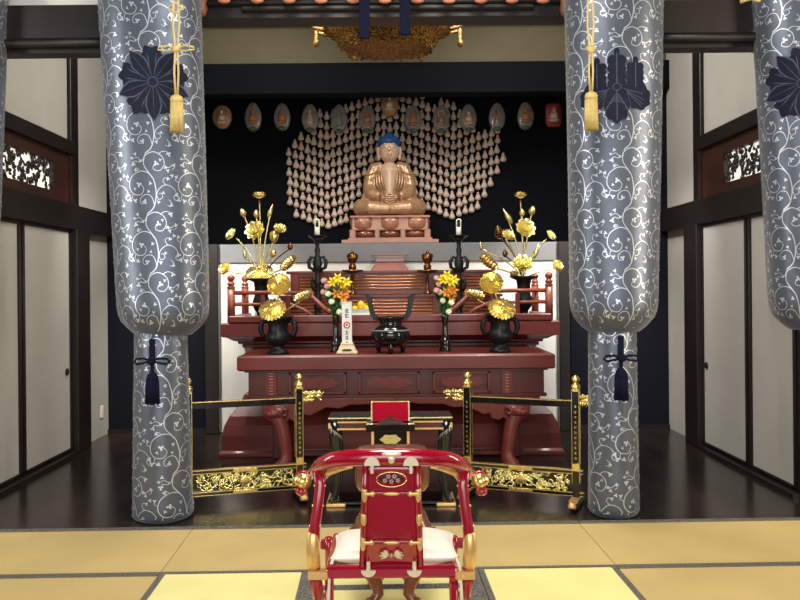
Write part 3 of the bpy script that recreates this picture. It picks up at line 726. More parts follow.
# ------------------------------------------------------------------ front table of the altar
TF = 7.2; t = thing('altar_table', 'long reddish brown altar table with carved panels standing before the dais', 'table', (-.0, 7.6, 0))
cxT = Q(396, 360, TF).x
b = MB(); b.box((cxT, 0, .925), (2.80, .8, .13), b=.012); b.box((cxT, 0, .988), (2.70, .72, .012), b=.004); b.build('tabletop', 'red', t)
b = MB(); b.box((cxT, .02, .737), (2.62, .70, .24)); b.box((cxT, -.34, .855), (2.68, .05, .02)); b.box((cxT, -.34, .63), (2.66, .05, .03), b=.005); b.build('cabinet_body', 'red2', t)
for a, c_ in ((288, 346), (358, 420), (433, 491)):
    xa, xb_ = Q(a, 385, TF).x, Q(c_, 385, TF).x; xm = (xa+xb_)/2; W = xb_-xa
    b = MB(); 
    for s_ in (-1, 1): b.box((xm+s_*(W/2-.012), -.345, .745), (.024, .03, .19), b=.003); b.box((xm, -.345, .745+s_*.085), (W, .03, .022), b=.003)
    o = b.build('panel', 'red', t)
    P = []
    for i in range(40):
        u = 2*PI*i/40; P.append((xm+W*.36*math.copysign(abs(math.cos(u))**.7, math.cos(u))*(1+.06*math.cos(7*u)), .745+.052*math.copysign(abs(math.sin(u))**.8, math.sin(u))*(1+.22*math.cos(9*u))))
    MB().prism(P, -.352, -.325).build('carved_relief', 'red', o)
for px in (270, 508):
    x = Q(px, 385, TF).x; b = MB()
    for i in range(8): b.box((x, -.335, .65+.026*i), (.035, .02, .009), b=.003)
    b.build('bead_strip', 'pink', t)
    MB().box((x, -.335, .745), (.10, .012, .22), b=.002).build('corner_stile', 'red', t)
# apron with cloud-scroll edge and cabriole legs
zA = .615
for sx in (-1, 1):
    def T(pts): return [(cxT+sx*a, z) for a, z in pts]
    b = MB()
    b.prism(T([(0, zA), (1.20, zA), (1.18, .50), (1.15, .43), (1.08, .40), (.98, .40), (.94, .43), (.91, .405), (.84, .42), (.82, .47), (.77, .455), (.70, .49), (.62, .53), (.5, .52), (.42, .55), (.2, .555), (.1, .57), (0, .56)]), -.36, -.30)
    b.build('apron', 'red', t, bevel=.008)
    b = MB()
    rings = []
    for x, z, r1, r2 in ((1.06, .56, .10, .04), (1.06, .48, .10, .045), (1.04, .42, .09, .05), (1.01, .34, .075, .05), (.995, .24, .07, .06), (.98, .15, .062, .055), (.975, .09, .065, .06), (1.0, .04, .09, .08), (1.01, .001, .095, .085)):
        r1 *= .85; rings.append([(cxT+sx*x+r1*math.cos(a)*(1 if abs(math.cos(a)) > .8 else 1), -.31-r2*.6+r2*math.sin(a), z) for a in [2*PI*k/12 for k in range(12)]])
    b.loft(rings, smooth=True); b.build('leg', 'red', t)
    b = MB(); b.tube([(cxT+sx*.95, -.375, .50), (cxT+sx*.99, -.375, .525), (cxT+sx*1.02, -.375, .49), (cxT+sx*.99, -.375, .46), (cxT+sx*.965, -.375, .475)], [.01, .016, .02, .018, .012], 8)
    b.tube([(cxT+sx*1.02, -.36, .475), (cxT+sx*1.16, -.36, .48)], .04, 10); b.build('scroll', 'red', t)
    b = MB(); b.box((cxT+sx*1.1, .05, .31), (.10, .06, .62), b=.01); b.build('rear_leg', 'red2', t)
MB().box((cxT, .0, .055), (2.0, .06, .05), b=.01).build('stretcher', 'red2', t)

# ------------------------------------------------------------------ statue
Ys = 9.42; zt = zl1
t = thing('statue_pedestal', 'pinkish wooden pedestal with rounded panels under the seated statue', 'pedestal', (Q(390, 240, Ys).x, Ys, zt))
def ps(p): return PXW(p, Ys)
b = MB(); b.box((0, -.02, .025), (ps(94), .62, .045), b=.006); b.box((0, 0, .06), (ps(82), .54, .03), b=.005); b.build('base_board', 'pink', t)
b = MB(); b.box((0, .02, .12), (ps(74), .46, .10)); b.build('recess', 'nick', t)
b = MB()
for x in (-.42, -.145, .145, .42): b.box((x, -.225, .125), (.055 if abs(x) < .3 else .07, .05, .11), b=.01)
b.build('bracket', 'pink', t)
b = MB()
for x in (-.285, 0, .285): b.ball((x, -.20, .125), (.11, .05, .05), 16)
b.build('cushion_ornament', 'wood', t)
b = MB(); b.box((0, 0, .335), (ps(78), .56, .03), b=.006)
b.box((0, -.0, .25), (ps(75), .50, .17), b=.01)
for x in (-.30, 0, .30):
    b.lathe([(.09, .165), (.125, .18), (.148, .21), (.152, .27), (.148, .325)], (x, -.16, 0), 24, sy=.8)
b.build('upper_block', 'amber', t)
zb_ = zt+.316
t.scale = (1, 1, .9)
t = thing('buddha_statue', 'seated buddha statue with blue hair and gilded robe on the pedestal', 'statue', (Q(389.5, 200, Ys).x, Ys, zb_))
t.scale = (.96, 1, 1.03)
# robe: crossed legs, shoulders, arms; torso tapers to the waist
b = MB(); KX = .86
b.ball((0, .0, .10), (.34, .22, .12), 24)
for s_ in (-1, 1):
    b.tube([(s_*.10, .05, .10), (s_*.26, -.03, .11), (s_*.34, -.12, .095), (s_*.22, -.22, .08), (0, -.26, .07)], [.10, .12, .10, .085, .06], 16)
    b.tube([(s_*.08, .03, .575), (s_*.17, .02, .54), (s_*.215, -.01, .43), (s_*.235, -.04, .31), (s_*.21, -.13, .24), (s_*.11, -.21, .21)], [.06, .085, .09, .085, .07, .045], 16)
    b.tube([(s_*.235, -.02, .30), (s_*.26, -.05, .2), (s_*.24, -.10, .14)], [.07, .08, .06], 12)
b.lathe([(.20, .1), (.20, .2), (.18, .35), (.19, .46), (.17, .53), (.11, .585), (.06, .60)], (0, .04, 0), 24, sy=.62)
b.build('robe', 'robe', t, remesh=.012)
for s_ in (-1, 1):    # folds of the robe
    b = MB()
    for k in range(6):   # collar and shoulder drapes
        x0 = .075+.030*k
        b.tube([(s_*(x0-.01), .0-.004*k, .595-.018*k), (s_*(x0+.02), -.085, .50-.02*k), (s_*(x0+.015), -.13+.01*k, .39-.015*k), (s_*(x0-.02), -.15+.012*k, .28)], [.006, .013, .014, .008], 7)
    for k in range(5):   # sleeve folds
        z = .48-.055*k; b.tube([(s_*.15, -.09, z+.02), (s_*.22, -.10, z-.01), (s_*.29, -.06, z-.015), (s_*.31, .0, z)], [.005, .011, .012, .005], 7)
    for k in range(7):   # folds fanning over the crossed leg
        u = k/6; b.tube([(s_*(.03+.02*k), -.30+.012*k, .05+.008*k), (s_*(.13+.03*k), -.275+.03*k*.6, .085+.012*k), (s_*(.24+.022*k), -.19+.022*k, .135+.006*k), (s_*(.27+.018*k), -.10+.01*k, .175-.004*k)], [.006, .012, .013, .006], 7)
    b.build('robe_fold', 'robe', t)
b = MB(); 
for k in range(4): b.tube([(-.10, -.235, .235-.02*k), (-.05, -.262, .215-.022*k), (0, -.275, .205-.024*k), (.05, -.262, .215-.022*k), (.10, -.235, .235-.02*k)], [.004, .009, .010, .009, .004], 7)
b.build('robe_fold', 'robe', t)
b = MB()      # chest, neck, head with face, hands
b.lathe([(.10, .25), (.115, .35), (.125, .45), (.135, .52), (.10, .57), (.06, .60), (.058, .69)], (0, -.015, 0), 24, sy=.85)
HM = Matrix.Diagonal((1.2, 1.12, 1.18)); h0 = len(b.v)
b.ball((0, -.01, .765), (.095, .10, .105), 24); b.ball((0, -.03, .715), (.078, .08, .06), 20)
b.tube([(0, -.115, .79), (0, -.127, .765), (0, -.130, .752)], [.010, .013, .014], 8)           # nose
b.tube([(-.022, -.108, .725), (0, -.116, .722), (.022, -.108, .725)], [.006, .009, .006], 8)   # lips
for s_ in (-1, 1):
    b.tube([(s_*.02, -.103, .785), (s_*.04, -.102, .790), (s_*.06, -.088, .784)], [.006, .009, .005], 8)   # lids
    b.tube([(s_*.014, -.105, .803), (s_*.04, -.103, .815), (s_*.068, -.084, .806)], [.005, .006, .004], 8) # brows
    b.tube([(s_*.097, 0, .80), (s_*.104, -.002, .77), (s_*.10, -.005, .725), (s_*.094, -.005, .68)], [.012, .016, .012, .013], 8)   # long ears
b.v[h0:] = [tuple((v[0]*1.3, v[1]*1.2, .725+(v[2]-.765)*1.25+.015)) for v in b.v[h0:]]
b.build('body', 'skin', t, remesh=.007)
b = MB()
for s_ in (-1, 1):   # hands resting in the lap, fingers laid across each other
    b.ball((s_*.055, -.225, .195), (.045, .04, .02), 14)
    for k in range(4): b.tube([(s_*.03, -.235-.012*k+.02, .195), (-s_*.005, -.245-.013*k+.02, .20+.006*(s_+1)), (-s_*.045+s_*.004*k, -.24-.012*k+.02, .203+.006*(s_+1))], [.009, .009, .006], 8)
    b.tube([(s_*.06, -.215, .205), (s_*.03, -.225, .235), (s_*.004, -.23, .245)], [.010, .009, .007], 8)
b.build('hands', 'skin', t)
b = MB(); b.ball((0, .01, .825), (.104, .105, .078), 24); b.ball((0, .02, .885), (.055, .055, .05), 18)
for k in range(150):
    z_ = random.uniform(.0, 1); a = random.uniform(0, 2*PI)
    b.ball((.104*math.sqrt(1-z_*z_)*math.cos(a), .01+.105*math.sqrt(1-z_*z_)*math.sin(a), .825+.078*z_), .009, 6)
b.v = [(v[0]*1.3, v[1]*1.2, .725+(v[2]-.765)*1.25+.015) for v in b.v]
b.build('hair', 'bluehair', t)
MB().ball((0, -.128, .815), .008, 8).build('forehead_jewel', 'gold', t)

# ------------------------------------------------------------------ small figurines on the backdrop
YF = 9.92
def inside(x, y, poly):
    c_ = False; n = len(poly)
    for i in range(n):
        (x1, y1), (x2, y2) = poly[i], poly[(i+1) % n]
        if (y1 > y) != (y2 > y) and x < (x2-x1)*(y-y1)/(y2-y1)+x1: c_ = not c_
    return c_
POLY = [(286.5, 144), (300, 137), (316, 129), (317, 108), (333, 108), (347, 106), (357, 103), (359, 92), (421, 92), (428, 98), (436, 101), (452, 98), (455, 110), (462, 113), (463, 128), (485, 126), (500, 130), (505, 158), (475, 214), (452, 221), (428, 213), (414, 205), (366, 205), (350, 212), (344, 223), (322, 229), (309, 227), (293, 213), (286.5, 199)]
spots = []
for i in range(-18, 19):
    ai = abs(i); off = -2.3*abs((2 if i == 0 else ai)-10)
    for j in range(-3, 24):
        y = 96 + 9.9*j + off; x = 390 + 6.3*i + (160-y)*.0012*i
        if not inside(x, y, POLY): continue
        if abs(x-388.5) < 25 and y > 172: continue
        if abs(x-388.5) < 9 and y > 143: continue
        spots.append((x+random.uniform(-.5, .5), y+random.uniform(-.6, .6)))
print('figurines', len(spots))
fb = MB(); s_ = PXW(1, YF)
fb.lathe([(.5*s_, -4.9*s_), (1.7*s_, -4.6*s_), (2.7*s_, -3.8*s_), (3.1*s_, -2.7*s_), (2.95*s_, -1.5*s_), (2.3*s_, .1*s_), (1.55*s_, 1.4*s_), (1.4*s_, 2.3*s_), (1.45*s_, 3.1*s_), (.95*s_, 4.0*s_), (.3*s_, 4.7*s_)], n=14, sy=.8)
fb.ball((0, -1.6*s_, -2.9*s_), (2.2*s_, 1.3*s_, .8*s_), 10); fb.ball((0, -.35*s_, 2.9*s_), (1.2*s_, 1.3*s_, 1.3*s_), 8)
order = sorted(spots, key=lambda p: -abs(p[0]-388)-abs(p[1]-160)*.5)
first = fb.build('buddha_figurine', 'figure'); first.location = Q(order[0][0], order[0][1], YF)
LAB = 'tiny clay buddha figurine in the fan of figurines behind the statue'
tag(first, LAB, 'figurine', 'tiny buddha figurines on the black backdrop')
first.scale = (.95, 1, .93)
for x, y in order[1:300]:
    o = first.copy(); C.objects.link(o); o.location = Q(x, y, YF); k = random.uniform(.93, 1.03); o.scale = (k, 1, k*.98)
if len(order) > 300:
    rest = MB()
    for x, y in order[300:]:
        p = Q(x, y, YF); rest.add([Vector(v)*.95+p for v in fb.v], fb.f)
    tag(rest.build('buddha_figurine', 'figure'), 'remaining tiny clay figurines close around the statue', 'figurine', 'tiny buddha figurines on the black backdrop', 'stuff')
# ------------------------------------------------------------------ oval medallions
YO = 9.62
ov = [(222, 117, 9.6, 12, 'ovalb', 'skin', 'round brownish medallion at the far left of the row'),
      (253, 117, 8.6, 14.5, 'oval', 'orange', 'grey oval medallion with orange figure, second from the left'),
      (282, 117, 8.4, 14, 'oval', 'orange', 'grey oval medallion with orange figure, third from the left, on bare black wall'),
      (310, 118, 8.6, 14, 'oval', 'skin', 'grey oval medallion with beige standing figure at the left rim of the fan'),
      (339, 119, 8.2, 14.5, 'oval', 'greyjade', 'grey green oval medallion with greenish figure above the left of the fan'),
      (367, 119, 8.4, 14, 'oval', 'orange', 'grey oval medallion with orange figure just left of the statue head'),
      (389.5, 104, 9.0, 12.5, 'ovalb', 'skin', 'brown oval medallion topmost above the statue head'),
      (413, 119, 8.4, 14, 'oval', 'orange', 'oval medallion with bright orange seated figure right of the statue head'),
      (441, 119, 8.4, 14, 'oval', 'ovalb', 'grey oval medallion with round halo and green base, fifth from the right'),
      (468.5, 118, 8.2, 14, 'oval', 'skin', 'grey oval medallion with beige figure, fourth from the right'),
      (497, 117, 8.2, 14, 'oval', 'ovalb', 'grey oval medallion with a pair of upright lines, third from the right'),
      (525.5, 116, 8.2, 14, 'oval', 'orange', 'grey oval medallion with orange seated figure, second from the right'),
      (553.5, 115, 8, 12, 'ovalr', 'skin', 'dark red squarish plaque at the far right of the row')]
for k, (x, y, rx, ry, m1, m2, lab) in enumerate(ov):
    p = Q(x, y, YO); t = thing('oval_medallion', lab, 'medallion', p, 0, 'buddha medallions in a row below the lintel')
    a, c_ = PXW(rx, YO), PXW(ry, YO); P = []
    for i in range(32):
        u = 2*PI*i/32; e = 1 if k < 12 else .45
        cx_, sx_ = math.cos(u), math.sin(u)
        xx = a*math.copysign(abs(cx_)**e, cx_); zz = c_*math.copysign(abs(sx_)**e, sx_)
        if k not in (0, 12): xx *= (1-.16*max(0, sx_))
        P.append((xx, zz))
    b = MB(); b.loft([[(q[0]*.9, -.02, q[1]*.9) for q in P], [(q[0], 0, q[1]) for q in P], [(q[0], .03, q[1]) for q in P], [(q[0]*.9, .035, q[1]*.9) for q in P]], smooth=True); b.build('mandorla', m1, t)
    b = MB(); n = 9 if k == 10 else 1
    if k == 10:
        for s_ in (-1, 1): b.tube([(s_*.028, -.03, -.08), (s_*.028, -.035, .04), (s_*.022, -.03, .07)], .013, 8)
    elif k in (3, 4): b.lathe([(.04, -.09), (.045, -.05), (.03, .0), (.032, .03), (.012, .045)], (0, -.03, 0), 12, sy=.6); b.ball((0, -.035, .07), (.02, .018, .026), 10)
    else:
        b.ball((0, -.035, -.065), (.065, .03, .025), 12); b.lathe([(.045, -.06), (.04, -.01), (.042, .015), (.014, .03)], (0, -.03, 0), 12, sy=.6); b.ball((0, -.035, .052), (.022, .02, .027), 10)
    b.build('seated_figure', m2, t)
    b = MB(); b.tube([(.035*math.cos(2*PI*i/16), -.024, .05+.04*math.sin(2*PI*i/16)) for i in range(17)], .004, 5); b.build('halo', 'cream' if k in (8,) else 'ovalb', t)
    if k not in (0, 6, 12): 
        b = MB(); b.ball((0, -.02, -c_*.86), (a*.52, .04, c_*.14), 14); b.build('lotus_base', 'jade', t)
    b = MB(); b.tube([(0, .03, 0), (0, 9.95-YO, 0)], .008, 6); b.build('mount', 'iron', t)

# ------------------------------------------------------------------ golden lotus arrangements
def frame(d):
    d = Vector(d).normalized(); u = Vector((0, 0, 1)) if abs(d.z) < .9 else Vector((0, 1, 0))
    a = u.cross(d).normalized(); c_ = d.cross(a); return Matrix((a, c_, d)).transposed()
def petals(mb, c, R, n, L, W, open_, mi=0, phase=0, cup=.6):
    for k in range(n):
        a = phase+2*PI*k/n; rad = Vector((math.cos(a), math.sin(a), 0)); tan = Vector((-math.sin(a), math.cos(a), 0)); up = Vector((0, 0, 1))
        vs = []; rows = 5
        for i in range(rows):
            f = i/(rows-1); th_ = open_ + (1-open_)*cup*f*.9
            r = L*(f*math.cos(PI/2*(1-open_)*1.0)) * (1-.25*f*cup); z = L*f*(math.sin(PI/2*(1-open_))*.9 + cup*.55*f)
            w_ = W*math.sin(PI*(.12+.80*f)) * (1 if i < rows-1 else .25)
            for s_ in (-1, 0, 1):
                vs.append(R @ (rad*(r - (0 if s_ else W*.0) ) + tan*(s_*w_) + up*(z + (abs(s_)*w_*.45))) + c)
        fs = [(i*3+j, i*3+j+1, (i+1)*3+j+1, (i+1)*3+j) for i in range(rows-1) for j in range(2)]
        mb.add(vs, fs, mi)
def solidify(o, th_=.003):
    q = o.modifiers.new('thick', 'SOLIDIFY'); q.thickness = th_; return o
def lotus(px, py, rp, kind, Y, base, t, dirv=None, m='gold', tilt=None):
    p = Q(px, py, Y); r = PXW(rp, Y); c = p-Vector(t.location); mb = MB()
    d = dirv or (0, -.75, .65)
    R = frame(d)
    if kind == 'flower':
        for ring, (n, L, W, op) in enumerate(((9, 1.0, .34, .95), (8, .92, .32, .7), (7, .75, .28, .45), (5, .5, .22, .2))): petals(mb, c, R, n, r*L, r*W, op, phase=ring*.4)
        mb.ball(c + R @ Vector((0, 0, r*.2)), r*.22, 10)
        o = mb.build('lotus_flower', m, t); solidify(o, .002)
    elif kind == 'cup':
        R = frame(dirv or (0, -.12, 1))
        for ring, (n, L, W, op) in enumerate(((10, 1.0, .32, .9), (9, .95, .3, .68), (8, .8, .26, .45))): petals(mb, c-R @ Vector((0, 0, r*.3)), R, n, r*L, r*W, op, phase=ring*.35)
        mb.lathe([(r*.1, -r*.3), (r*.3, -r*.1), (r*.36, r*.12), (r*.3, r*.16)], c, 12, R=R); o = mb.build('lotus_flower', m, t); solidify(o, .002)
    elif kind == 'bud':
        R = frame(dirv or (.1, -.1, 1)); mb.lathe([(r*.25, -r), (r*.7, -r*.6), (r*.85, -r*.05), (r*.65, r*.6), (r*.3, r*1.1), (r*.03, r*1.4)], c, 12, R=R)
        petals(mb, c-R @ Vector((0, 0, r)), R, 5, r*1.3, r*.4, .25)
        mb.build('bud', m, t)
    elif kind == 'slim':
        R = frame(dirv or (.3, -.1, 1)); mb.lathe([(r*.12, -r*1.2), (r*.38, -r*.6), (r*.42, -r*.05), (r*.25, r*.7), (r*.02, r*1.6)], c, 10, R=R); mb.build('bud', m, t)
    elif kind == 'disc':        # pleated round leaf facing the hall
        R = frame(dirv or (0, -.95, .3)); K = 44; vs = [c]; 
        for q in (0.3, .65, 1.0):
            for k in range(K):
                a = 2*PI*k/K; rr = r*q*(1+.02*math.cos(8*a)); vs.append(c + R @ Vector((rr*math.cos(a), rr*math.sin(a)*.97, -r*.30*q*q + (r*.10*q if k % 2 else -r*.10*q) - .12*r)))
        fs = [(0, 1+k, 1+(k+1) % K) for k in range(K)] + [(1+j*K+k, 1+j*K+(k+1) % K, 1+(j+1)*K+(k+1) % K, 1+(j+1)*K+k) for j in range(2) for k in range(K)]
        mb.add(vs, fs, 0, False); mb.ball(c, r*.15, 10); o = mb.build('lotus_leaf', m, t); solidify(o, .002)
    elif kind == 'curl':        # rolled leaf with ribs
        d = Vector(dirv or (1, -.2, .5)).normalized(); R = frame(d); K = 26; rows = 14; vs = []
        for i in range(rows):
            f = i/(rows-1); q = r*(.25+.42*math.sin(PI*(.15+.75*f))) * (1.10 if i % 2 else .88)
            for k in range(K): 
                a = 2*PI*k/K; vs.append(c + R @ Vector((q*math.cos(a), q*math.sin(a)*.8, (f-.5)*2.1*r)))
        fs = [(i*K+k, i*K+(k+1) % K, (i+1)*K+(k+1) % K, (i+1)*K+k) for i in range(rows-1) for k in range(K)]+[tuple(range(K)), tuple(range((rows-1)*K, rows*K))]
        mb.add(vs, fs, 0, False); mb.build('curled_leaf', m, t)
    # stem from the vase mouth
    if base is not None and kind != 'none':
        bse = Vector(base)-Vector(t.location); back = c + Vector((0, .015, 0)) - (R @ Vector((0, 0, r*.4)) if kind in ('flower', 'disc') else Vector((0, 0, r*.5)))
        mid = Vector((bse.x + (back.x-bse.x)*.25, (bse.y+back.y)/2+.01, bse.z + (back.z-bse.z)*.6))
        pts = [bse*(1-u)**2 + mid*2*u*(1-u) + back*u*u for u in [i/10 for i in range(11)]]
        s_ = MB(); s_.tube(pts, .0075, 6); s_.build('stem', m, t)
def vase(label, x, Y, z, hgt, r, ears, flare, m='iron', group='black bronze vases of the gold lotus flowers'):
    t = thing('bronze_vase', label, 'vase', (x, Y, z), 0, group)
    b = MB(); b.lathe([(r*.82, 0), (r*.86, hgt*.04), (r*.7, hgt*.10), (r*.5, hgt*.17), (r*.52, hgt*.22), (r*.85, hgt*.30), (r*1.0, hgt*.40), (r*1.0, hgt*.50), (r*.82, hgt*.58), (r*.76, hgt*.66), (r*.78, hgt*.80), (r*.88, hgt*.92), (flare, hgt), (flare*.95, hgt+.006), (r*.5, hgt*.9), (r*.4, hgt*.8)], n=28); b.build('body', m, t)
    if ears:
        for s_ in (-1, 1):
            q = MB(); q.tube([(s_*r*.7, 0, hgt*.84), (s_*r*1.0, 0, hgt*.90), (s_*r*1.3, 0, hgt*.84), (s_*r*1.38, 0, hgt*.66), (s_*r*1.22, 0, hgt*.50), (s_*r*.95, 0, hgt*.46)], [.014, .02, .026, .026, .02, .014], 8); q.build('handle', m, t)
    return t
TT = .995
# front pair on the table
def on(px, Y): return Q(px, 340, Y).x
x1, x2 = on(278, 7.42), on(500, 7.42)
vase('black two-handled vase on the left end of the altar table', x1, 7.42, TT, .335, .115, True, .15)
vase('black two-handled vase on the right end of the altar table', x2, 7.42, TT, .335, .115, True, .15)
t = thing('lotus_arrangement', 'low golden arrangement of round pleated leaves in the left table vase', 'artificial flowers', (x1, 7.42, TT+.3))
B_ = (x1, 7.42, TT+.3)
lotus(278, 283, 12, 'disc', 7.35, B_, t, m='leafgold'); lotus(271, 306, 14, 'disc', 7.28, B_, t, (-.1, -.75, .62), m='leafgold'); lotus(303, 296, 9.5, 'curl', 7.4, B_, t, (1, -.3, .5), m='leafgold')
t = thing('lotus_arrangement', 'low golden arrangement of round pleated leaves in the right table vase', 'artificial flowers', (x2, 7.42, TT+.3))
B_ = (x2, 7.42, TT+.3)
lotus(492, 281, 12, 'disc', 7.35, B_, t, m='leafgold'); lotus(503, 305, 14, 'disc', 7.28, B_, t, (.1, -.75, .62), m='leafgold'); lotus(475, 294, 9.5, 'curl', 7.4, B_, t, (-1, -.3, .25), m='leafgold')
# rear pair on the dais
YR = 8.2; x1, x2 = on(261.5, YR), on(524, YR); zv = 1.25
mouth = Q(262, 279, YR).z
vase('tall black vase behind the railing at the left of the dais', x1, YR, zv, mouth-zv, .085, False, .15, group='tall black vases on the dais')
vase('tall black vase behind the railing at the right of the dais', x2, YR, zv, mouth-zv, .085, False, .15, group='tall black vases on the dais')
t = thing('lotus_arrangement', 'tall golden lotus arrangement rising from the left dais vase', 'artificial flowers', (x1, YR, mouth-.03)); B_ = (x1, YR, mouth-.03)
for a in ((259, 196, 8.5, 'cup', 'gold', None), (256, 232, 12.5, 'flower', 'palegold', (-.2, -.9, .4)), (233, 236, 8.5, 'flower', 'palegold', (-.7, -.4, .6)), (279, 231, 8.5, 'flower', 'palegold', (.35, -.5, .8)), (274, 236, 6, 'bud', 'gold', (0, -.3, -1)),
          (243, 213, 3.8, 'bud', 'gold', (-.4, 0, 1)), (256, 214, 3.6, 'bud', 'gold', (0, 0, 1)), (270, 212, 5.5, 'slim', 'palegold', (.35, 0, 1)), (244.5, 254, 5, 'slim', 'palegold', (-.2, 0, 1)), (290, 247, 3.4, 'bud', 'bronze', (.1, 0, 1)),
          (273, 254, 4, 'bud', 'gold', (.3, 0, 1)), (226, 270, 8.5, 'flower', 'gold', (-.4, -.8, .4)), (259, 268, 14, 'disc', 'leafgold', (0, -.6, .8)), (288, 263, 9, 'curl', 'gold', (.8, -.3, .7))):
    lotus(a[0], a[1], a[2], a[3], YR-(.05 if a[3] == 'flower' else 0), B_, t, a[5], a[4])
t = thing('lotus_arrangement', 'tall golden lotus arrangement rising from the right dais vase', 'artificial flowers', (x2, YR, mouth-.03)); B_ = (x2, YR, mouth-.03)
for a in ((520.5, 196, 8, 'cup', 'gold', None), (524, 230, 12.5, 'flower', 'palegold', (.2, -.9, .4)), (549, 237, 7.5, 'flower', 'palegold', (.7, -.4, .6)), (507, 237, 8.5, 'flower', 'palegold', (.3, -.6, .5)), (499, 233, 6, 'bud', 'bronze', (-.2, -.3, .8)),
          (522, 213, 3.6, 'bud', 'gold', (0, 0, 1)), (532, 211, 4, 'bud', 'gold', (.3, 0, 1)), (508, 217, 6.5, 'slim', 'palegold', (-.6, 0, 1)), (536, 252, 6, 'slim', 'palegold', (.3, 0, 1)), (481, 247, 3.6, 'slim', 'gold', (-.1, 0, 1)),
          (505, 254, 3.4, 'bud', 'bronze', (0, 0, 1)), (489, 262, 10, 'curl', 'gold', (.75, -.3, -.7)), (522, 267, 13.5, 'flower', 'palegold', (0, -.7, .7)), (556, 267, 8, 'flower', 'gold', (.4, -.8, .4)), (514, 275, 5, 'bud', 'gold', (-.4, -.5, .5))):
    lotus(a[0], a[1], a[2], a[3], YR-(.05 if a[3] == 'flower' else 0), B_, t, a[5], a[4])

# ------------------------------------------------------------------ candlesticks
def candlestick(px, nm):
    Y = 8.24; x = on(px, Y); t = thing('candlestick', 'tall black scrolled candlestick on the dais, %s of the statue' % nm, 'candlestick', (x, Y, 1.25), 0, 'black candlesticks')
    L = lambda py: Q(px, py, Y).z-1.25
    b = MB(); b.lathe([(.07, 0), (.075, .015), (.045, .04), (.03, .07), (.028, .12), (.045, .15), (.028, .18), (.03, L(285)), (.045, L(282)), (.025, L(278)), (.025, L(272)), (.035, L(270)), (.05, L(264)), (.035, L(258)), (.022, L(255)), (.03, L(250)), (.02, L(248)), (.022, L(243)), (.035, L(241)), (.06, L(238)), (.03, L(237.5))], n=20); b.build('shaft', 'iron', t)
    b = MB(); b.lathe([(.03, L(239.5)), (.05, L(239)), (.095, L(236)), (.097, L(235.4)), (.05, L(237.5))], n=24); b.build('drip_tray', 'iron', t)
    b = MB()
    for s_ in (-1, 1):
        b.tube([(s_*.03, 0, L(258)), (s_*.06, 0, L(257)), (s_*.088, 0, L(262)), (s_*.08, 0, L(267.5)), (s_*.05, 0, L(269)), (s_*.03, 0, L(272))], [.012, .018, .02, .02, .018, .014], 8)
        b.tube([(s_*.02, 0, L(282)), (s_*.055, 0, L(278)), (s_*.06, 0, L(286)), (s_*.03, 0, L(292))], [.01, .016, .016, .01], 8)
    b.build('scroll_ear', 'iron', t)
    c = thing('candle', 'white electric candle with clear sleeve on the %s candlestick' % nm, 'candle', (x, Y, 1.25+L(237.5)), 0, 'white candles'); k = L(219)-L(237.5)
    b = MB(); b.lathe([(.026, 0), (.026, k*.5), (.024, k*.55)], n=16); b.build('wax_body', 'wax', c)
    b = MB()
    for s_ in (-1, 1): b.tube([(s_*.02, 0, k*.5), (s_*.02, 0, k*.95), (0, 0, k)], .0065, 6)
    b.build('sleeve', 'wax', c); MB().lathe([(.004, k*.5), (.01, k*.65), (.012, k*.75), (.003, k*.92)], n=10).build('bulb', 'iron', c)
candlestick(318, 'left'); candlestick(459.5, 'right')
# ------------------------------------------------------------------ bronze cups
for px, nm in ((353, 'left'), (428, 'right')):
    Y = 8.44; x = on(px, Y); t = thing('offering_cup', 'lidded brown bronze cup on a disc stand, %s of the stepped centre' % nm, 'cup', (x, Y, 1.51), 0, 'bronze offering cups')
    L = lambda py: Q(px, py, Y).z-1.51
    b = MB(); b.lathe([(.035, 0), (.036, .02), (.022, .03), (.014, .05), (.012, L(274)), (.03, L(272.5))], n=18); b.build('stem', 'bronze', t)
    b = MB(); b.lathe([(.03, L(273)), (.11, L(271.5)), (.11, L(270)), (.04, L(269.8))], n=24); b.build('saucer', 'bronze', t)
    b = MB(); b.lathe([(.038, L(270)), (.04, L(266)), (.026, L(264)), (.045, L(262)), (.058, L(258.5)), (.06, L(255.5)), (.055, L(255))], n=24); b.build('bowl', 'bronze', t)
    b = MB(); b.lathe([(.06, L(255.3)), (.05, L(254)), (.02, L(253)), (.012, L(252)), (.014, L(251.2)), (.003, L(250.6))], n=20); b.build('lid', 'bronze', t)
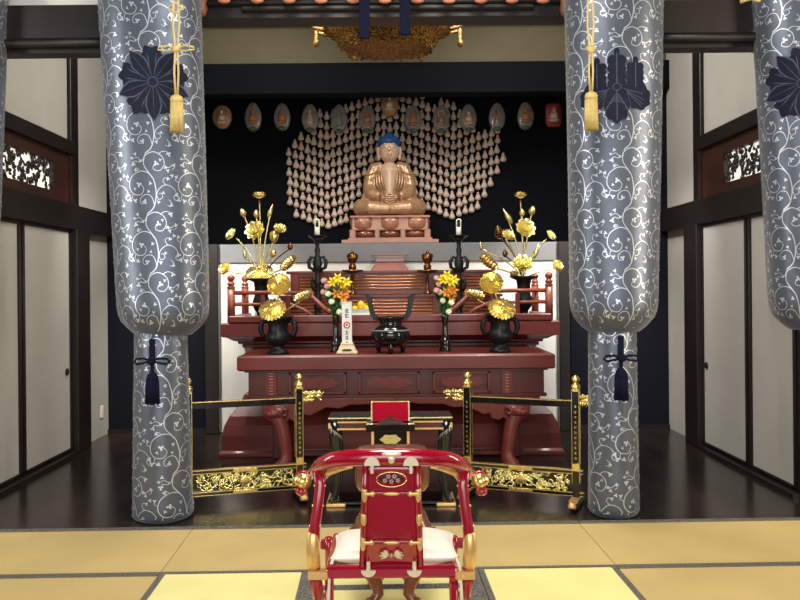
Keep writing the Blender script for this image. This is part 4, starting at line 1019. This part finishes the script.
# ------------------------------------------------------------------ fresh bouquets
def bouquet(px, pyt, pyb, pv, nm, seed):
    Y = 7.58; x = on(px, Y); zr = Q(px, pyb, Y).z; t = thing('bud_vase', 'slim black vase on the altar table, %s of the censer' % nm, 'vase', (x, Y, TT), 0, 'slim black vases')
    h_ = zr-TT; b = MB(); b.lathe([(.055, 0), (.058, .015), (.045, .03), (.05, .06), (.055, .085), (.04, .11), (.028, .15), (.026, h_*.7), (.032, h_*.93), (.038, h_), (.03, h_)], n=20); b.build('body', 'black', t)
    t = thing('flower_bouquet', 'yellow and orange fresh bouquet in the slim vase %s of the censer' % nm, 'flowers', (x, Y, zr)); r = random.Random(seed); H_ = Q(px, pyt, Y).z-zr
    b = MB()
    for k in range(150):
        a = r.uniform(0, 2*PI); u = r.random(); rad = (.035+.10*u)*r.uniform(.4, 1); z = H_*(.02+.72*u)
        c = Vector((rad*math.cos(a), rad*.7*math.sin(a), z)); d = Vector((math.cos(a)*.5+r.uniform(-.4, .4), r.uniform(-.8, .2), r.uniform(.3, 1))).normalized()*r.uniform(.035, .06); s_ = d.cross(Vector((r.uniform(-1, 1), 1, r.uniform(-1, 1)))).normalized()*.012
        b.add([c-d, c+s_, c+d, c-s_], [(0, 1, 2, 3)])
    o = b.build('foliage', 'leaf', t); solidify(o, .001)
    b = MB(); 
    for k in range(12): a = k*.55; b.tube([(0, 0, -.06), (.03*math.cos(a), .02*math.sin(a), H_*.3), (.09*math.cos(a), .05*math.sin(a), H_*.7)], .004, 5)
    b.build('stem', 'leaf', t)
    kinds = [('yflower', .55, .8), ('yflower', .2, .95), ('oflower', .75, .6), ('oflower', .35, .62), ('pflower', -.8, .9), ('pflower', -.85, .6), ('wflower', -.25, .35), ('yflower', -.2, .85), ('wflower', -.5, .55), ('oflower', .1, .55), ('wflower', .3, .08), ('yflower', .85, .85), ('oflower', .6, .45), ('wflower', .55, .3), ('pflower', -.6, .75)]
    for j, (m, fx, fz) in enumerate(kinds):
        if nm == 'right': fx = fx*.75; fz = fz*.95
        q = MB(); c = Vector((fx*.125, -.045-r.uniform(0, .05), H_*fz)); R = frame((fx*.4, -.9, .35))
        if m == 'wflower' or m == 'pflower':
            q.ball(c, (.03, .02, .028), 10)
            petals(q, c, R, 9, .032, .010, .7)
        else:
            for k in range(6):
                a = k*PI/3; d = R @ Vector((math.cos(a), math.sin(a), .25)); s_ = R @ Vector((-math.sin(a), math.cos(a), 0))*.014
                q.add([c, c+d*.03+s_, c+d*.058, c+d*.03-s_], [(0, 1, 2, 3)])
        solidify(q.build('blossom', m, t), .002)
bouquet(336, 277, 315, 349, 'left', 3); bouquet(445, 272, 315, 351, 'right', 8)
# ------------------------------------------------------------------ white tablet
Y = 7.36; x = on(347, Y); t = thing('prayer_tablet', 'white upright tablet with blue writing and red ring on the altar table', 'sign', (x, Y, TT))
L = lambda py: Q(347, py, Y).z-TT
b = MB(); b.box((0, 0, .012), (.185, .10, .02), b=.004); b.loft([[(-a, -d, z), (a, -d, z), (a, d, z), (-a, d, z)] for a, d, z in ((.085, .045, .022), (.062, .035, .075), (.062, .035, .08))]); b.box((0, 0, .09), (.115, .06, .016), b=.004); b.build('stepped_base', 'cream', t)
MB().prism([(-.035, .028), (.035, .028), (.045, .036), (.03, .044), (-.03, .044), (-.045, .036)], -.052, -.03).build('slot', 'nick', t)
zt_ = L(303); b = MB(); b.box((0, 0, (.098+zt_)/2), (.09, .022, zt_-.098), b=.004); b.build('board', 'white', t); MB().box((0, 0, zt_+.004), (.094, .026, .014), b=.003).build('cap', 'cream', t)
b = MB()
def glyph(mb, cx, cz, s_, yy, seed, mi=0):
    r = random.Random(seed)
    for k in range(3): mb.box((cx+r.uniform(-.05, .05)*s_, yy, cz+s_*(.35-.32*k)), (s_*r.uniform(.55, .95), .002, s_*.11), mi)
    for k in range(2): mb.box((cx+s_*r.uniform(-.3, .3), yy, cz+s_*r.uniform(-.1, .1)), (s_*.11, .002, s_*.85), mi)
for py, sz in ((311, .045), (316, .04), (333, .036), (338, .036), (343, .03)): glyph(b, 0, L(py), sz, -.0125, int(py))
b.build('writing', 'ink', t)
b = MB(); b.tube([(.026*math.cos(2*PI*i/20), -.012, L(325)+.026*math.sin(2*PI*i/20)) for i in range(21)], .006, 6); b.ball((0, -.011, L(325)), (.010, .003, .010), 8); b.build('red_ring_mark', 'redink', t)
# ------------------------------------------------------------------ offering box with fruit
Y = 8.12; x = on(361, Y); t = thing('offering_box', 'pale green clear box behind the white tablet', 'box', (x, Y, 1.25)); k = Q(361, 308, Y).z-1.25
b = MB(); b.box((0, 0, .01), (.22, .16, .02), b=.003)
for s_ in (-1, 1): b.box((0, s_*.078, k/2), (.22, .006, k-.02)); b.box((s_*.108, 0, k/2), (.006, .15, k-.02))
b.build('tray', 'glass', t)
MB().box((0, -.083, k*.55), (.21, .004, k*.18)).build('paper_band', 'white', t); MB().box((0, 0, k-.055), (.20, .14, .01)).build('inner_tray', 'glass', t)
for i, (dx, dy, dz, m) in enumerate(((-.06, -.02, 0, 'yflower'), (0, -.03, .01, 'oflower'), (.06, -.02, 0, 'yflower'), (-.03, .03, .0, 'oflower'), (.035, .03, .01, 'yflower'), (0, 0, .045, 'yflower'))):
    b = MB(); b.ball((0, 0, 0), (.036, .034, .034), 14); b.lathe([(.003, .03), (.004, .042)], n=6); o = b.build('citrus_fruit', m); o.location = (x+dx, Y+dy, 1.25+k-.01+dz)
    tag(o, 'small yellow orange fruit piled in the pale green box', 'fruit', 'citrus fruit in the offering box')
# ------------------------------------------------------------------ censer
Y = 7.42; x = on(390.5, Y); t = thing('incense_censer', 'round black three-legged censer with upswept handles at the table centre', 'censer', (x, Y, TT)); L = lambda py: Q(390, py, Y).z-TT
b = MB(); b.lathe([(.06, .055), (.12, .07), (.165, .11), (.178, .165), (.165, .21), (.125, .24), (.105, .25), (.10, .285), (.112, .30), (.125, .315), (.13, .325), (.10, .325), (.09, .28), (.05, .27)], n=36); b.build('bowl', 'black', t)
for k in range(3):
    a = PI/2+2*PI*k/3+PI; q = MB(); q.tube([(.11*math.cos(a), .11*math.sin(a), .09), (.135*math.cos(a), .135*math.sin(a), .05), (.12*math.cos(a), .12*math.sin(a), .0)], [.035, .026, .018], 10); q.build('leg', 'black', t)
for s_ in (-1, 1):
    q = MB(); zz = L(294)
    q.prism([(s_*.11, .29), (s_*.15, .30), (s_*.185, .35), (s_*.20, .42), (s_*.225, zz-.01), (s_*.245, zz), (s_*.20, zz+.005), (s_*.165, zz-.035), (s_*.155, .42), (s_*.14, .36), (s_*.10, .315)], -.025, .025); q.build('handle', 'iron', t, bevel=.006)
MB().lathe([(.171, .198), (.1745, .205), (.168, .212)], n=36).build('rim_band', 'silver', t)
MB().lathe([(.088, .27), (.088, .30)], n=24).build('ash', 'silver', t)

# ------------------------------------------------------------------ low gold-and-black barriers
def curls(mb, x0, x1, z0, z1, n, y, r, seed, mi=0):
    q = random.Random(seed)
    for k in range(n):
        cx = q.uniform(x0, x1); cz = q.uniform(z0, z1); R = q.uniform(.018, .04); a0 = q.uniform(0, 6.28); sg = q.choice((-1, 1)); pts = []
        for i in range(8):
            a = a0+sg*i*.65; rr = R*(1-.1*i); pts.append((min(max(cx+rr*math.cos(a), x0), x1), y+q.uniform(-.004, .004), min(max(cz+rr*math.sin(a), z0), z1)))
        mb.tube(pts, [r*.5, r, r*1.2, r*1.2, r, r*.9, r*.7, r*.4], 5, mi)
def barrier(xa, ya, xb_, yb, nm, inner_left):
    """posts at both ends; a is the left end in view"""
    dx, dy = xb_-xa, yb-ya; Lw = math.hypot(dx, dy); rz = math.atan2(dy, dx)
    t = thing('altar_barrier', 'low black and gold barrier %s of the red chair' % nm, 'barrier', (xa, ya, 0), rz, 'black and gold barriers')
    for k, x in enumerate((0, Lw)):
        inner = (k == 0) == inner_left
        b = MB(); b.box((x, 0, .445), (.052, .052, .77), b=.003); p = b.build('post', 'black', t)
        b = MB()
        for sx in (-1, 1):
            for sy in (-1, 1): b.box((x+sx*.026, sy*.026, .50), (.0035, .0035, .66))
        b.box((x, 0, .835), (.058, .058, .02), b=.004); b.box((x, 0, .285), (.056, .056, .06), b=.004); b.build('gilt_edge', 'gold', p)
        b = MB(); b.lathe([(.028, .84), (.034, .85), (.034, .872), (.024, .88), (.016, .888), (.022, .895), (.03, .905), (.03, .92), (.02, .935), (.004, .945)], (x, 0, 0), 16); b.build('finial', 'gold', p)
        b = MB(); 
        for j in range(11): glyph(b, x, .72-.037*j, .018, -.028, j+k*20)
        b.build('gold_inscription', 'palegold', p)
        b = MB(); sg = (-1 if k == 0 else 1)      # small dragon's head reaching out beside the post
        c = Vector((x+sg*.10, -.01, .765)); b.tube([c+Vector((-sg*.075, 0, -.01)), c+Vector((-sg*.03, 0, .0)), c+Vector((sg*.02, 0, .006))], [.016, .026, .024], 8); b.ball(c+Vector((sg*.045, -.005, .004)), (.034, .022, .020), 10)
        for j in range(9): b.tube([c+Vector((sg*(-.05+.013*j), -.012, .008)), c+Vector((sg*(-.065+.016*j), -.016, .034+.006*(j % 2))), c+Vector((sg*(-.085+.017*j), -.01, .032+.008*(j % 3)))], [.011, .009, .003], 5)
        b.tube([c+Vector((sg*.04, 0, -.01)), c+Vector((sg*.07, -.01, -.026)), c+Vector((sg*.055, -.01, -.038))], [.010, .007, .003], 5); b.tube([c+Vector((sg*.06, 0, .01)), c+Vector((sg*.085, -.006, .022)), c+Vector((sg*.09, -.004, .036))], [.009, .006, .002], 5)
        for j in range(5): b.tube([c+Vector((-sg*(.06-.018*j), -.014, -.012)), c+Vector((-sg*(.072-.016*j), -.018, -.042-.005*(j % 2)))], [.010, .003], 5)
        b.build('dragon_ornament', 'gold', t)
        b = MB(); b.box((x, 0, .035), (.06, .34 if True else .1, .05), b=.01); b.build('foot', 'black', t)
        b = MB(); b.tube([(x, -.17, .045), (x, -.19, .05), (x, -.20, .03)], .03, 8); b.box((x, 0, .065), (.062, .30, .012)); b.build('foot_fitting', 'fitting', t)
    b = MB(); b.box((Lw/2, 0, .735), (Lw-.05, .028, .045), b=.003); r_ = b.build('top_rail', 'black', t); MB().box((Lw/2, 0, .76), (Lw-.05, .03, .006)).build('gilt_edge', 'gold', r_)
    e0, e1 = -.05, Lw+.05
    for z in (.25, .09):
        b = MB(); b.box(((e0+e1)/2, 0, z), (e1-e0, .034, .026), b=.003); r_ = b.build('lower_rail', 'black', t)
        q = MB(); q.box(((e0+e1)/2, -.002, z+.0125), (e1-e0, .038, .007)); q.box(((e0+e1)/2, -.002, z-.0125), (e1-e0, .038, .005)); q.box((Lw/2, -.004, z), (.18, .042, .026), b=.003); q.build('gilt_edge', 'gold', r_)
    MB().box((Lw/2, .008, .17), (Lw-.05, .006, .14)).build('panel_backing', 'black', t)
    b = MB(); curls(b, .05, Lw-.05, .112, .228, 125, -.006, .005, 11 if inner_left else 12); b.build('carved_panel', 'palegold', t)
    b = MB(); R = Matrix.Rotation(PI/2, 3, 'X'); b.lathe([(.038, -.004), (.04, .006), (.03, .01)], (Lw/2, -.01, .17), 24, R=R); b.build('round_boss', 'gold', t)
pL0 = Q(188, 440, 5.97); pL1 = Q(299, 440, 6.2); pR0 = Q(468, 440, 6.2); pR1 = Q(576, 440, 5.9)
barrier(pL0.x, 5.97, pL1.x, 6.2, 'left', False); barrier(pR0.x, 6.2, pR1.x, 5.9, 'right', True)

# ------------------------------------------------------------------ black lacquer sutra desk and red lectern box on it
Y = 6.1; t = thing('sutra_desk', 'low black lacquer desk with gold and silver fittings behind the red chair', 'desk', (on(389.5, Y), Y, 0)); L = lambda py, Yq=5.95: Q(389, py, Yq).z
hw = .45; b = MB(); b.box((0, -.03, .635), (2*hw, .27, .03), b=.005); b.build('desktop', 'black', t)
MB().box((0, -.168, .643), (2*hw, .01, .008)).build('gilt_edge', 'palegold', t)
for sx in (-1, 1):
    b = MB(); b.box((sx*.27, -.15, .562), (.36, .018, .012)); b.box((sx*.27, -.15, .612), (.36, .018, .012))
    for x in (.10, .44): b.box((sx*x, -.15, .588), (.02, .018, .06))
    b.build('side_frame', 'fitting', t)
    b = MB(); b.prism([(sx*(.27+.13*math.cos(2*PI*i/24)*(1+.1*math.cos(4*2*PI*i/24))), .588+.02*math.sin(2*PI*i/24)) for i in range(24)], -.152, -.142); b.build('frame_inset', 'red2', t)
    b = MB(); b.box((sx*.27, -.13, .588), (.34, .012, .05)); b.build('side_panel', 'black', t)
    for sy in (-1, 1):
        b = MB(); b.tube([(sx*.41, sy*.13, .62), (sx*.405, sy*.13, .5), (sx*.385, sy*.13, .3), (sx*.39, sy*.13, .12), (sx*.42, sy*.13, .04), (sx*.43, sy*.13, .02)], [.045, .042, .03, .026, .03, .035], 10, flat=.8); b.build('leg', 'black', t)
    b = MB()
    for k in range(5): b.tube([(sx*.42, -.172, .56), (sx*(.40-.01*k), -.176, .54-.006*k), (sx*(.40-.014*k), -.172, .50-.004*k)], [.006, .004, .002], 5)
    b.build('silver_leaf_mount', 'silver', t)
    b = MB(); b.box((sx*.40, 0, .012), (.14, .36, .022), b=.004); b.build('foot', 'fitting', t)
MB().box((0, 0, .022), (.78, .30, .02), b=.004).build('base_board', 'black', t)
z0 = .65; x0 = on(389.5, 5.95)
t = thing('lectern_box', 'black lectern box with gold frame and raised red lid on the lacquer desk', 'lectern', (x0, 5.93, .468)); 
z = lambda py: Q(389, py, 5.80).z-.468
# the drawer front hangs in the opening of the desk, the reading board stands above
b = MB(); b.box((0, -.10, (z(446)+z(431))/2), (.27, .12, z(431)-z(446)), b=.003); b.build('drawer', 'black', t)
b = MB()
for s_ in (-1, 1): b.box((s_*.125, -.162, (z(446)+z(431))/2), (.018, .008, z(431)-z(446)))
b.box((0, -.162, z(446)+.006), (.27, .008, .01)); b.build('gold_frame', 'fitting', t)
P = [(.07*math.cos(2*PI*i/32)*(1+.08*math.cos(6*2*PI*i/32)), (z(446)+z(431))/2+.032*math.sin(2*PI*i/32)*(1+.12*math.cos(6*2*PI*i/32))) for i in range(32)]
b = MB(); b.prism(P, -.17, -.16); b.build('medallion', 'palegold', t)
b = MB(); b.box((0, -.09, z(427.5)), (.345, .15, z(424)-z(431)), b=.006); b.build('slab', 'black', t)
b = MB(); zz0, zz1 = z(424), z(404); R = Matrix.Rotation(-.35, 3, 'X'); b.box((0, -.02, (zz0+zz1)/2), (.265, .014, zz1-zz0), rot=R, b=.002); b.build('red_lid', 'lac', t)
b = MB()
for s_ in (-1, 1): b.box((s_*.134, -.022, (zz0+zz1)/2), (.01, .02, zz1-zz0), rot=R)
b.box((0, -.022+.03, zz1-.004), (.275, .02, .01)); b.build('gold_edge', 'palegold', t)
b = MB(); b.prism([(-.09, zz0), (.09, zz0), (.06, zz0+.02), (.02, zz0+.035), (0, zz0+.055), (-.02, zz0+.035), (-.06, zz0+.02)], -.085, -.07); b.build('book_rest', 'red2', t)

# ------------------------------------------------------------------ brown carved stand between desk and chair
Y = 4.2; t = thing('carved_stand', 'brown carved wooden stand with curved legs half hidden behind the red chair', 'stand', (on(391, Y), Y, .013))
def rr_(hw_, hd_, z, n=20, e=.55):
    return [(hw_*math.copysign(abs(math.cos(2*PI*i/n))**e, math.cos(2*PI*i/n)), hd_*math.copysign(abs(math.sin(2*PI*i/n))**e, math.sin(2*PI*i/n)), z) for i in range(n)]
b = MB(); b.loft([rr_(*a) for a in ((.17, .13, .55), (.19, .14, .58), (.19, .15, .66), (.175, .14, .72), (.18, .145, .735), (.18, .145, .745))], smooth=True); b.build('top', 'wood', t, bevel=.003)
b = MB(); b.loft([rr_(*a) for a in ((.175, .13, .22), (.21, .15, .25), (.215, .15, .30), (.195, .14, .36), (.17, .12, .42), (.14, .10, .47), (.115, .085, .52), (.12, .09, .56))], smooth=True); b.build('waist', 'wood', t)
b = MB()
for k in range(40):
    a = random.uniform(0, 2*PI); z = random.uniform(.24, .44); hwz = .215-.09*max(0, (z-.30)/.17)
    pts = [(hwz*math.cos(a+.12*i), (hwz*.72)*math.sin(a+.12*i), z+.03*math.sin(i*1.2)) for i in range(5)]; b.tube(pts, [.006, .012, .013, .010, .004], 6)
b.build('carving', 'wood', t)
for sx in (-1, 1):
    for sy in (-1, 1):
        b = MB(); b.tube([(sx*.13, sy*.09, .26), (sx*.12, sy*.10, .17), (sx*.085, sy*.11, .10), (sx*.075, sy*.115, .05), (sx*.10, sy*.13, .018), (sx*.13, sy*.14, .018)], [.05, .042, .034, .028, .026, .018], 12); b.build('leg', 'wood', t)
# ------------------------------------------------------------------ red ceremonial chair
O = Vector((.01, 3.55, 0)); t = thing('ceremonial_chair', 'red lacquered folding armchair with gilt fittings seen from behind', 'chair', O)
q_ = lambda px, py, Y: Q(px, py, Y)-O
cxp = 391.3
def mir(pts): return [(2*cxp-a, b_, c_) for a, b_, c_ in pts]
half = [(391.3, 457, 3.28), (378, 457, 3.285), (362, 457.5, 3.295), (345, 458.3, 3.31), (331, 460, 3.34), (321, 463.5, 3.39), (316, 468.5, 3.48), (312.5, 474, 3.62), (307.5, 478, 3.82)]
path = [q_(*p) for p in reversed(half)] + [q_(*p) for p in mir(half)[1:]]
b = MB(); n = len(path); b.tube(path, [.02, .025, .028, .03, .033, .035, .035, .036, .037, .036, .035, .035, .033, .03, .028, .025, .02], 14, up=(0, 0, 1)); rail = b.build('arm_rail', 'lac', t, subsurf=1)
for sg in (-1, 1):
    f = (lambda P: P) if sg < 0 else mir
    k = q_(*f([(303, 479, 3.86)])[0]); b = MB()
    b.ball(k+Vector((0, 0, .008)), (.042, .05, .034), 14); b.ball(k+Vector((sg*.008, 0, -.055)), (.03, .035, .024), 12); b.tube([k, k+Vector((-sg*.02, -.05, .005))], .026, 10)
    b.build('arm_scroll', 'lac', rail)
    b = MB(); b.tube([k+Vector((sg*.004, -.036, .0)), k+Vector((-sg*.02, -.065, .0))], [.03, .031], 12); b.ball(k+Vector((sg*.0, -.03, .003)), (.044, .036, .030), 14); b.build('gilt_cap', 'gold', rail)
    pp = [q_(*a) for a in f([(318, 470, 3.44), (320, 485, 3.43), (318, 505, 3.42), (315, 525, 3.41), (313, 545, 3.41), (313.5, 562, 3.41), (315.5, 578, 3.43)])]
    b = MB(); b.tube(pp, [.026, .024, .023, .024, .027, .027, .026], 10, flat=.8); post = b.build('rear_post', 'lac', t)
    b = MB()
    for i in range(3):
        for s2 in (-1, 1): b.ball(pp[1+i]+Vector((s2*.022, -.012, 0)), .0045, 6)
    b.build('gilt_stud', 'palegold', post)
    fp = [q_(*a) for a in f([(315, 529, 3.41), (313.2, 534, 3.41), (312.8, 548, 3.41), (313.5, 566, 3.41), (314, 570, 3.41)])]
    b = MB(); b.tube(fp, [.012, .0265, .0295, .0285, .014], 12, flat=.9); b.build('gilt_sleeve', 'fitting', post)
    c = q_(*f([(318, 574, 3.40)])[0]); b = MB(); b.box(c, (.082, .06, .032), b=.004); b.ball(c+Vector((sg*-.012, -.032, 0)), .005, 6); b.build('gilt_block', 'fitting', t)
    b = MB(); z_ = pp[-1].z; b.tube([pp[-1], (pp[-1].x, .03, z_*.6), (pp[-1].x+sg*-.0, .3, .14), (pp[-1].x, .45, .025)], [.027, .026, .025, .027], 8, flat=.8); b.build('outer_leg', 'lac', t)
    x = q_(*f([(329, 580, 3.42)])[0]).x; b = MB(); b.tube([(x, -.10, .40), (x, -.14, .25), (x, -.22, .08), (x, -.26, .02)], [.02, .019, .02, .024], 8); b.build('inner_leg', 'lac', t)
    b = MB(); b.box((x, .13, .385), (.035, .56, .04), b=.005); b.build('seat_rail', 'lac', t)
    b = MB(); b.tube([(x+sg*.045, .47, .03), (x+sg*.045, .47, .20), (x+sg*.045, .46, .30), (x+sg*.045, .45, .37)], [.024, .022, .02, .02], 8); b.build('front_post', 'lac', t)
    b = MB(); # inner gilded bracket under the rail
    br = [q_(*a) for a in f([(352, 467, 3.33), (340, 469, 3.36), (328, 473, 3.42), (324, 480, 3.44)])]
    b.tube(br, [.006, .010, .013, .008], 6); b.build('gilt_bracket', 'fitting', rail)
b = MB(); fx = .36; b.box((0, .46, .335), (2*fx, .04, .045), b=.006); b.build('front_stretcher', 'lac', t)
a0 = q_(cxp, 571, 3.40); b = MB(); b.box((a0.x, a0.y, a0.z), (PXW(2*66, 3.4), .05, .050), b=.010); back_bar = b.build('rear_bar', 'lac', t)
MB().box((0, .18, .37), (.56, .50, .012)).build('seat_board', 'lac', t)
# back splat, leaning
def sp(u, v):        # u -1..1 across, v 0 top .. 1 bottom
    Yv_ = 3.30+.10*v; wpx = 25.8+3.6*v; return q_(cxp+u*wpx, 464+108*v, Yv_)
b = MB(); rows = 12; vs = []; 
for off in (0, .018):
    for i in range(rows+1):
        for j in range(9):
            u = -1+2*j/8; p = sp(u, i/rows); bow = .012*(1-u*u); vs.append(p+Vector((0, off+bow, 0)))
fs = []; N1 = (rows+1)*9
for i in range(rows):
    for j in range(8): fs.append((i*9+j, i*9+j+1, (i+1)*9+j+1, (i+1)*9+j)); fs.append((N1+i*9+j, N1+(i+1)*9+j, N1+(i+1)*9+j+1, N1+i*9+j+1))
    fs.append((i*9, (i+1)*9, N1+(i+1)*9, N1+i*9)); fs.append((i*9+8, N1+i*9+8, N1+(i+1)*9+8, (i+1)*9+8))
for j in range(8): fs.append((j, N1+j, N1+j+1, j+1)); fs.append((rows*9+j, rows*9+j+1, N1+rows*9+j+1, N1+rows*9+j))
b.add(vs, fs); splat = b.build('back_splat', 'lac', t)
for s_ in (-1, 1):
    b = MB(); b.tube([sp(s_*1.0, 0)+Vector((0, .0, 0)), sp(s_*1.0, .33), sp(s_*1.0, .66), sp(s_*1.0, 1)], .0135, 8); b.build('side_frame', 'lac', splat)
for v in (.27, .72):
    b = MB(); b.tube([sp(-1, v), sp(-.5, v)+Vector((0, .004, 0)), sp(.5, v)+Vector((0, .004, 0)), sp(1, v)], .010, 8); b.build('cross_bar', 'lac', splat)
def plaque(mb, u, v, w_, h_, dy=-.012):
    c = sp(u, v); mb.ball(c+Vector((0, dy, 0)), (w_, .006, h_), 14)
for s_ in (-1, 1):
    for v, full in ((.27, 1), (.50, 0), (.72, 1)):
        b = MB(); plaque(b, s_, v, .0125, .036 if full else .030)
        if full: plaque(b, s_*.84, v, .030, .008, -.013); plaque(b, s_*.70, v, .010, .012, -.012)
        b.build('gilt_clasp', 'fitting', splat)
for v in (.27, .72): b = MB(); plaque(b, 0, v, .036, .0085, -.012); b.build('gilt_clasp', 'fitting', splat)
b = MB()
for s_ in (-1, 1):
    c = q_(cxp+s_*19.5, 465, 3.245); P = [(c.x+.031*math.cos(PI*i/12), c.z-.004+.034*math.sin(PI*i/12)) for i in range(13)]
    b = MB(); b.prism(P, c.y+.0, c.y+.02); b.box((c.x, c.y+.012, c.z-.02), (.014, .012, .035), b=.003); b.build('gilt_plate', 'plate', splat)
    c = q_(cxp+s_*23, 572, 3.368); P = [(c.x+.030*math.cos(PI+PI*i/12), c.z+.004+.026*math.sin(PI+PI*i/12)) for i in range(13)]
    b = MB(); b.prism(P, c.y, c.y+.012); b.box((c.x, c.y+.008, c.z+.022), (.016, .012, .04), b=.003); b.build('gilt_plate', 'plate', splat)
b = MB()
c = q_(cxp, 456, 3.245); b.ball(c+Vector((0, 0, .008)), (.04, .012, .012), 14); b.ball(c+Vector((0, .0, -.012)), (.014, .012, .02), 12)
b.build('gilt_plate', 'plate', splat)
# pierced crest near the top, flower spray near the bottom
c = sp(0, .145)+Vector((0, .0, 0)); b = MB(); b.tube([c+Vector((.061*math.cos(2*PI*i/28), 0.002, .030*math.sin(2*PI*i/28))) for i in range(29)], .0028, 6); b.build('crest_ring', 'gold', splat)
b = MB(); b.ball(c+Vector((0, .010, .004)), (.052, .004, .022), 20); b.build('pierced_ground', 'nick', splat)
b = MB()
for dx, dz in ((-.026, -.004), (0, -.008), (.026, -.004), (-.012, .012), (.012, .012)):
    for k in range(5): b.ball(c+Vector((dx+.006*math.cos(k*1.257), -.0005, dz+.006*math.sin(k*1.257))), .0045, 6)
b.build('floret', 'pflower', splat)
c = sp(0, .845); b = MB()
for s_ in (-1, 1):
    for k in range(4): a = -.6+.55*k; b.tube([c+Vector((s_*.012, -.002, 0)), c+Vector((s_*(.012+.018*math.cos(a)), -.006, .016*math.sin(a)+.004)), c+Vector((s_*(.014+.036*math.cos(a)), -.004, .024*math.sin(a)))], [.003, .0065, .003], 6)
b.build('silver_spray', 'cream', splat); MB().ball(c+Vector((0, -.004, 0)), (.008, .005, .010), 8).build('spray_heart', 'pflower', splat)
# cushion on the seat
t = thing('seat_cushion', 'cream silk cushion lying on the red chair seat', 'cushion', O+Vector((0, .10, .376)))
b = MB(); N = 28; vs = []; hx, hy, hz = .275, .165, .062
for side_ in (1, -1):
    for i in range(N+1):
        for j in range(N+1):
            u, v = -1+2*i/N, -1+2*j/N; e = max(0, (1-abs(u)**2.6))*max(0, (1-abs(v)**2.6)); pinch = 1-.06*(1-abs(u))*abs(v)**6-.0
            vs.append((u*hx*(1-.05*(1-v*v)*abs(u)**4), v*hy*(1-.05*(1-u*u)*abs(v)**4), hz+side_*hz*(e**.42) + (.004*math.sin(9*u+4*v))*e))
fs = []; K = (N+1)**2
for i in range(N):
    for j in range(N):
        a = i*(N+1)+j; fs.append((a, a+1, a+N+2, a+N+1)); fs.append((K+a, K+a+N+1, K+a+N+2, K+a+1))
for i in range(N):
    for a, c2 in ((i, i+1), (N*(N+1)+i, N*(N+1)+i+1)): fs.append((a, K+a, K+c2, c2))
    for a, c2 in ((i*(N+1), (i+1)*(N+1)), (i*(N+1)+N, (i+1)*(N+1)+N)): fs.append((a, K+a, K+c2, c2))
b.add(vs, fs); b.build('cover', 'silk', t)
for s_ in (-1, 1):
    b = MB(); b.tube([(s_*.262, -.155, .06), (s_*.270, -.24, .045), (s_*.272, -.262, -.0), (s_*.276, -.262, -.11)], [.006, .007, .006, .007], 8); b.build('tie_cord', 'silk', t)
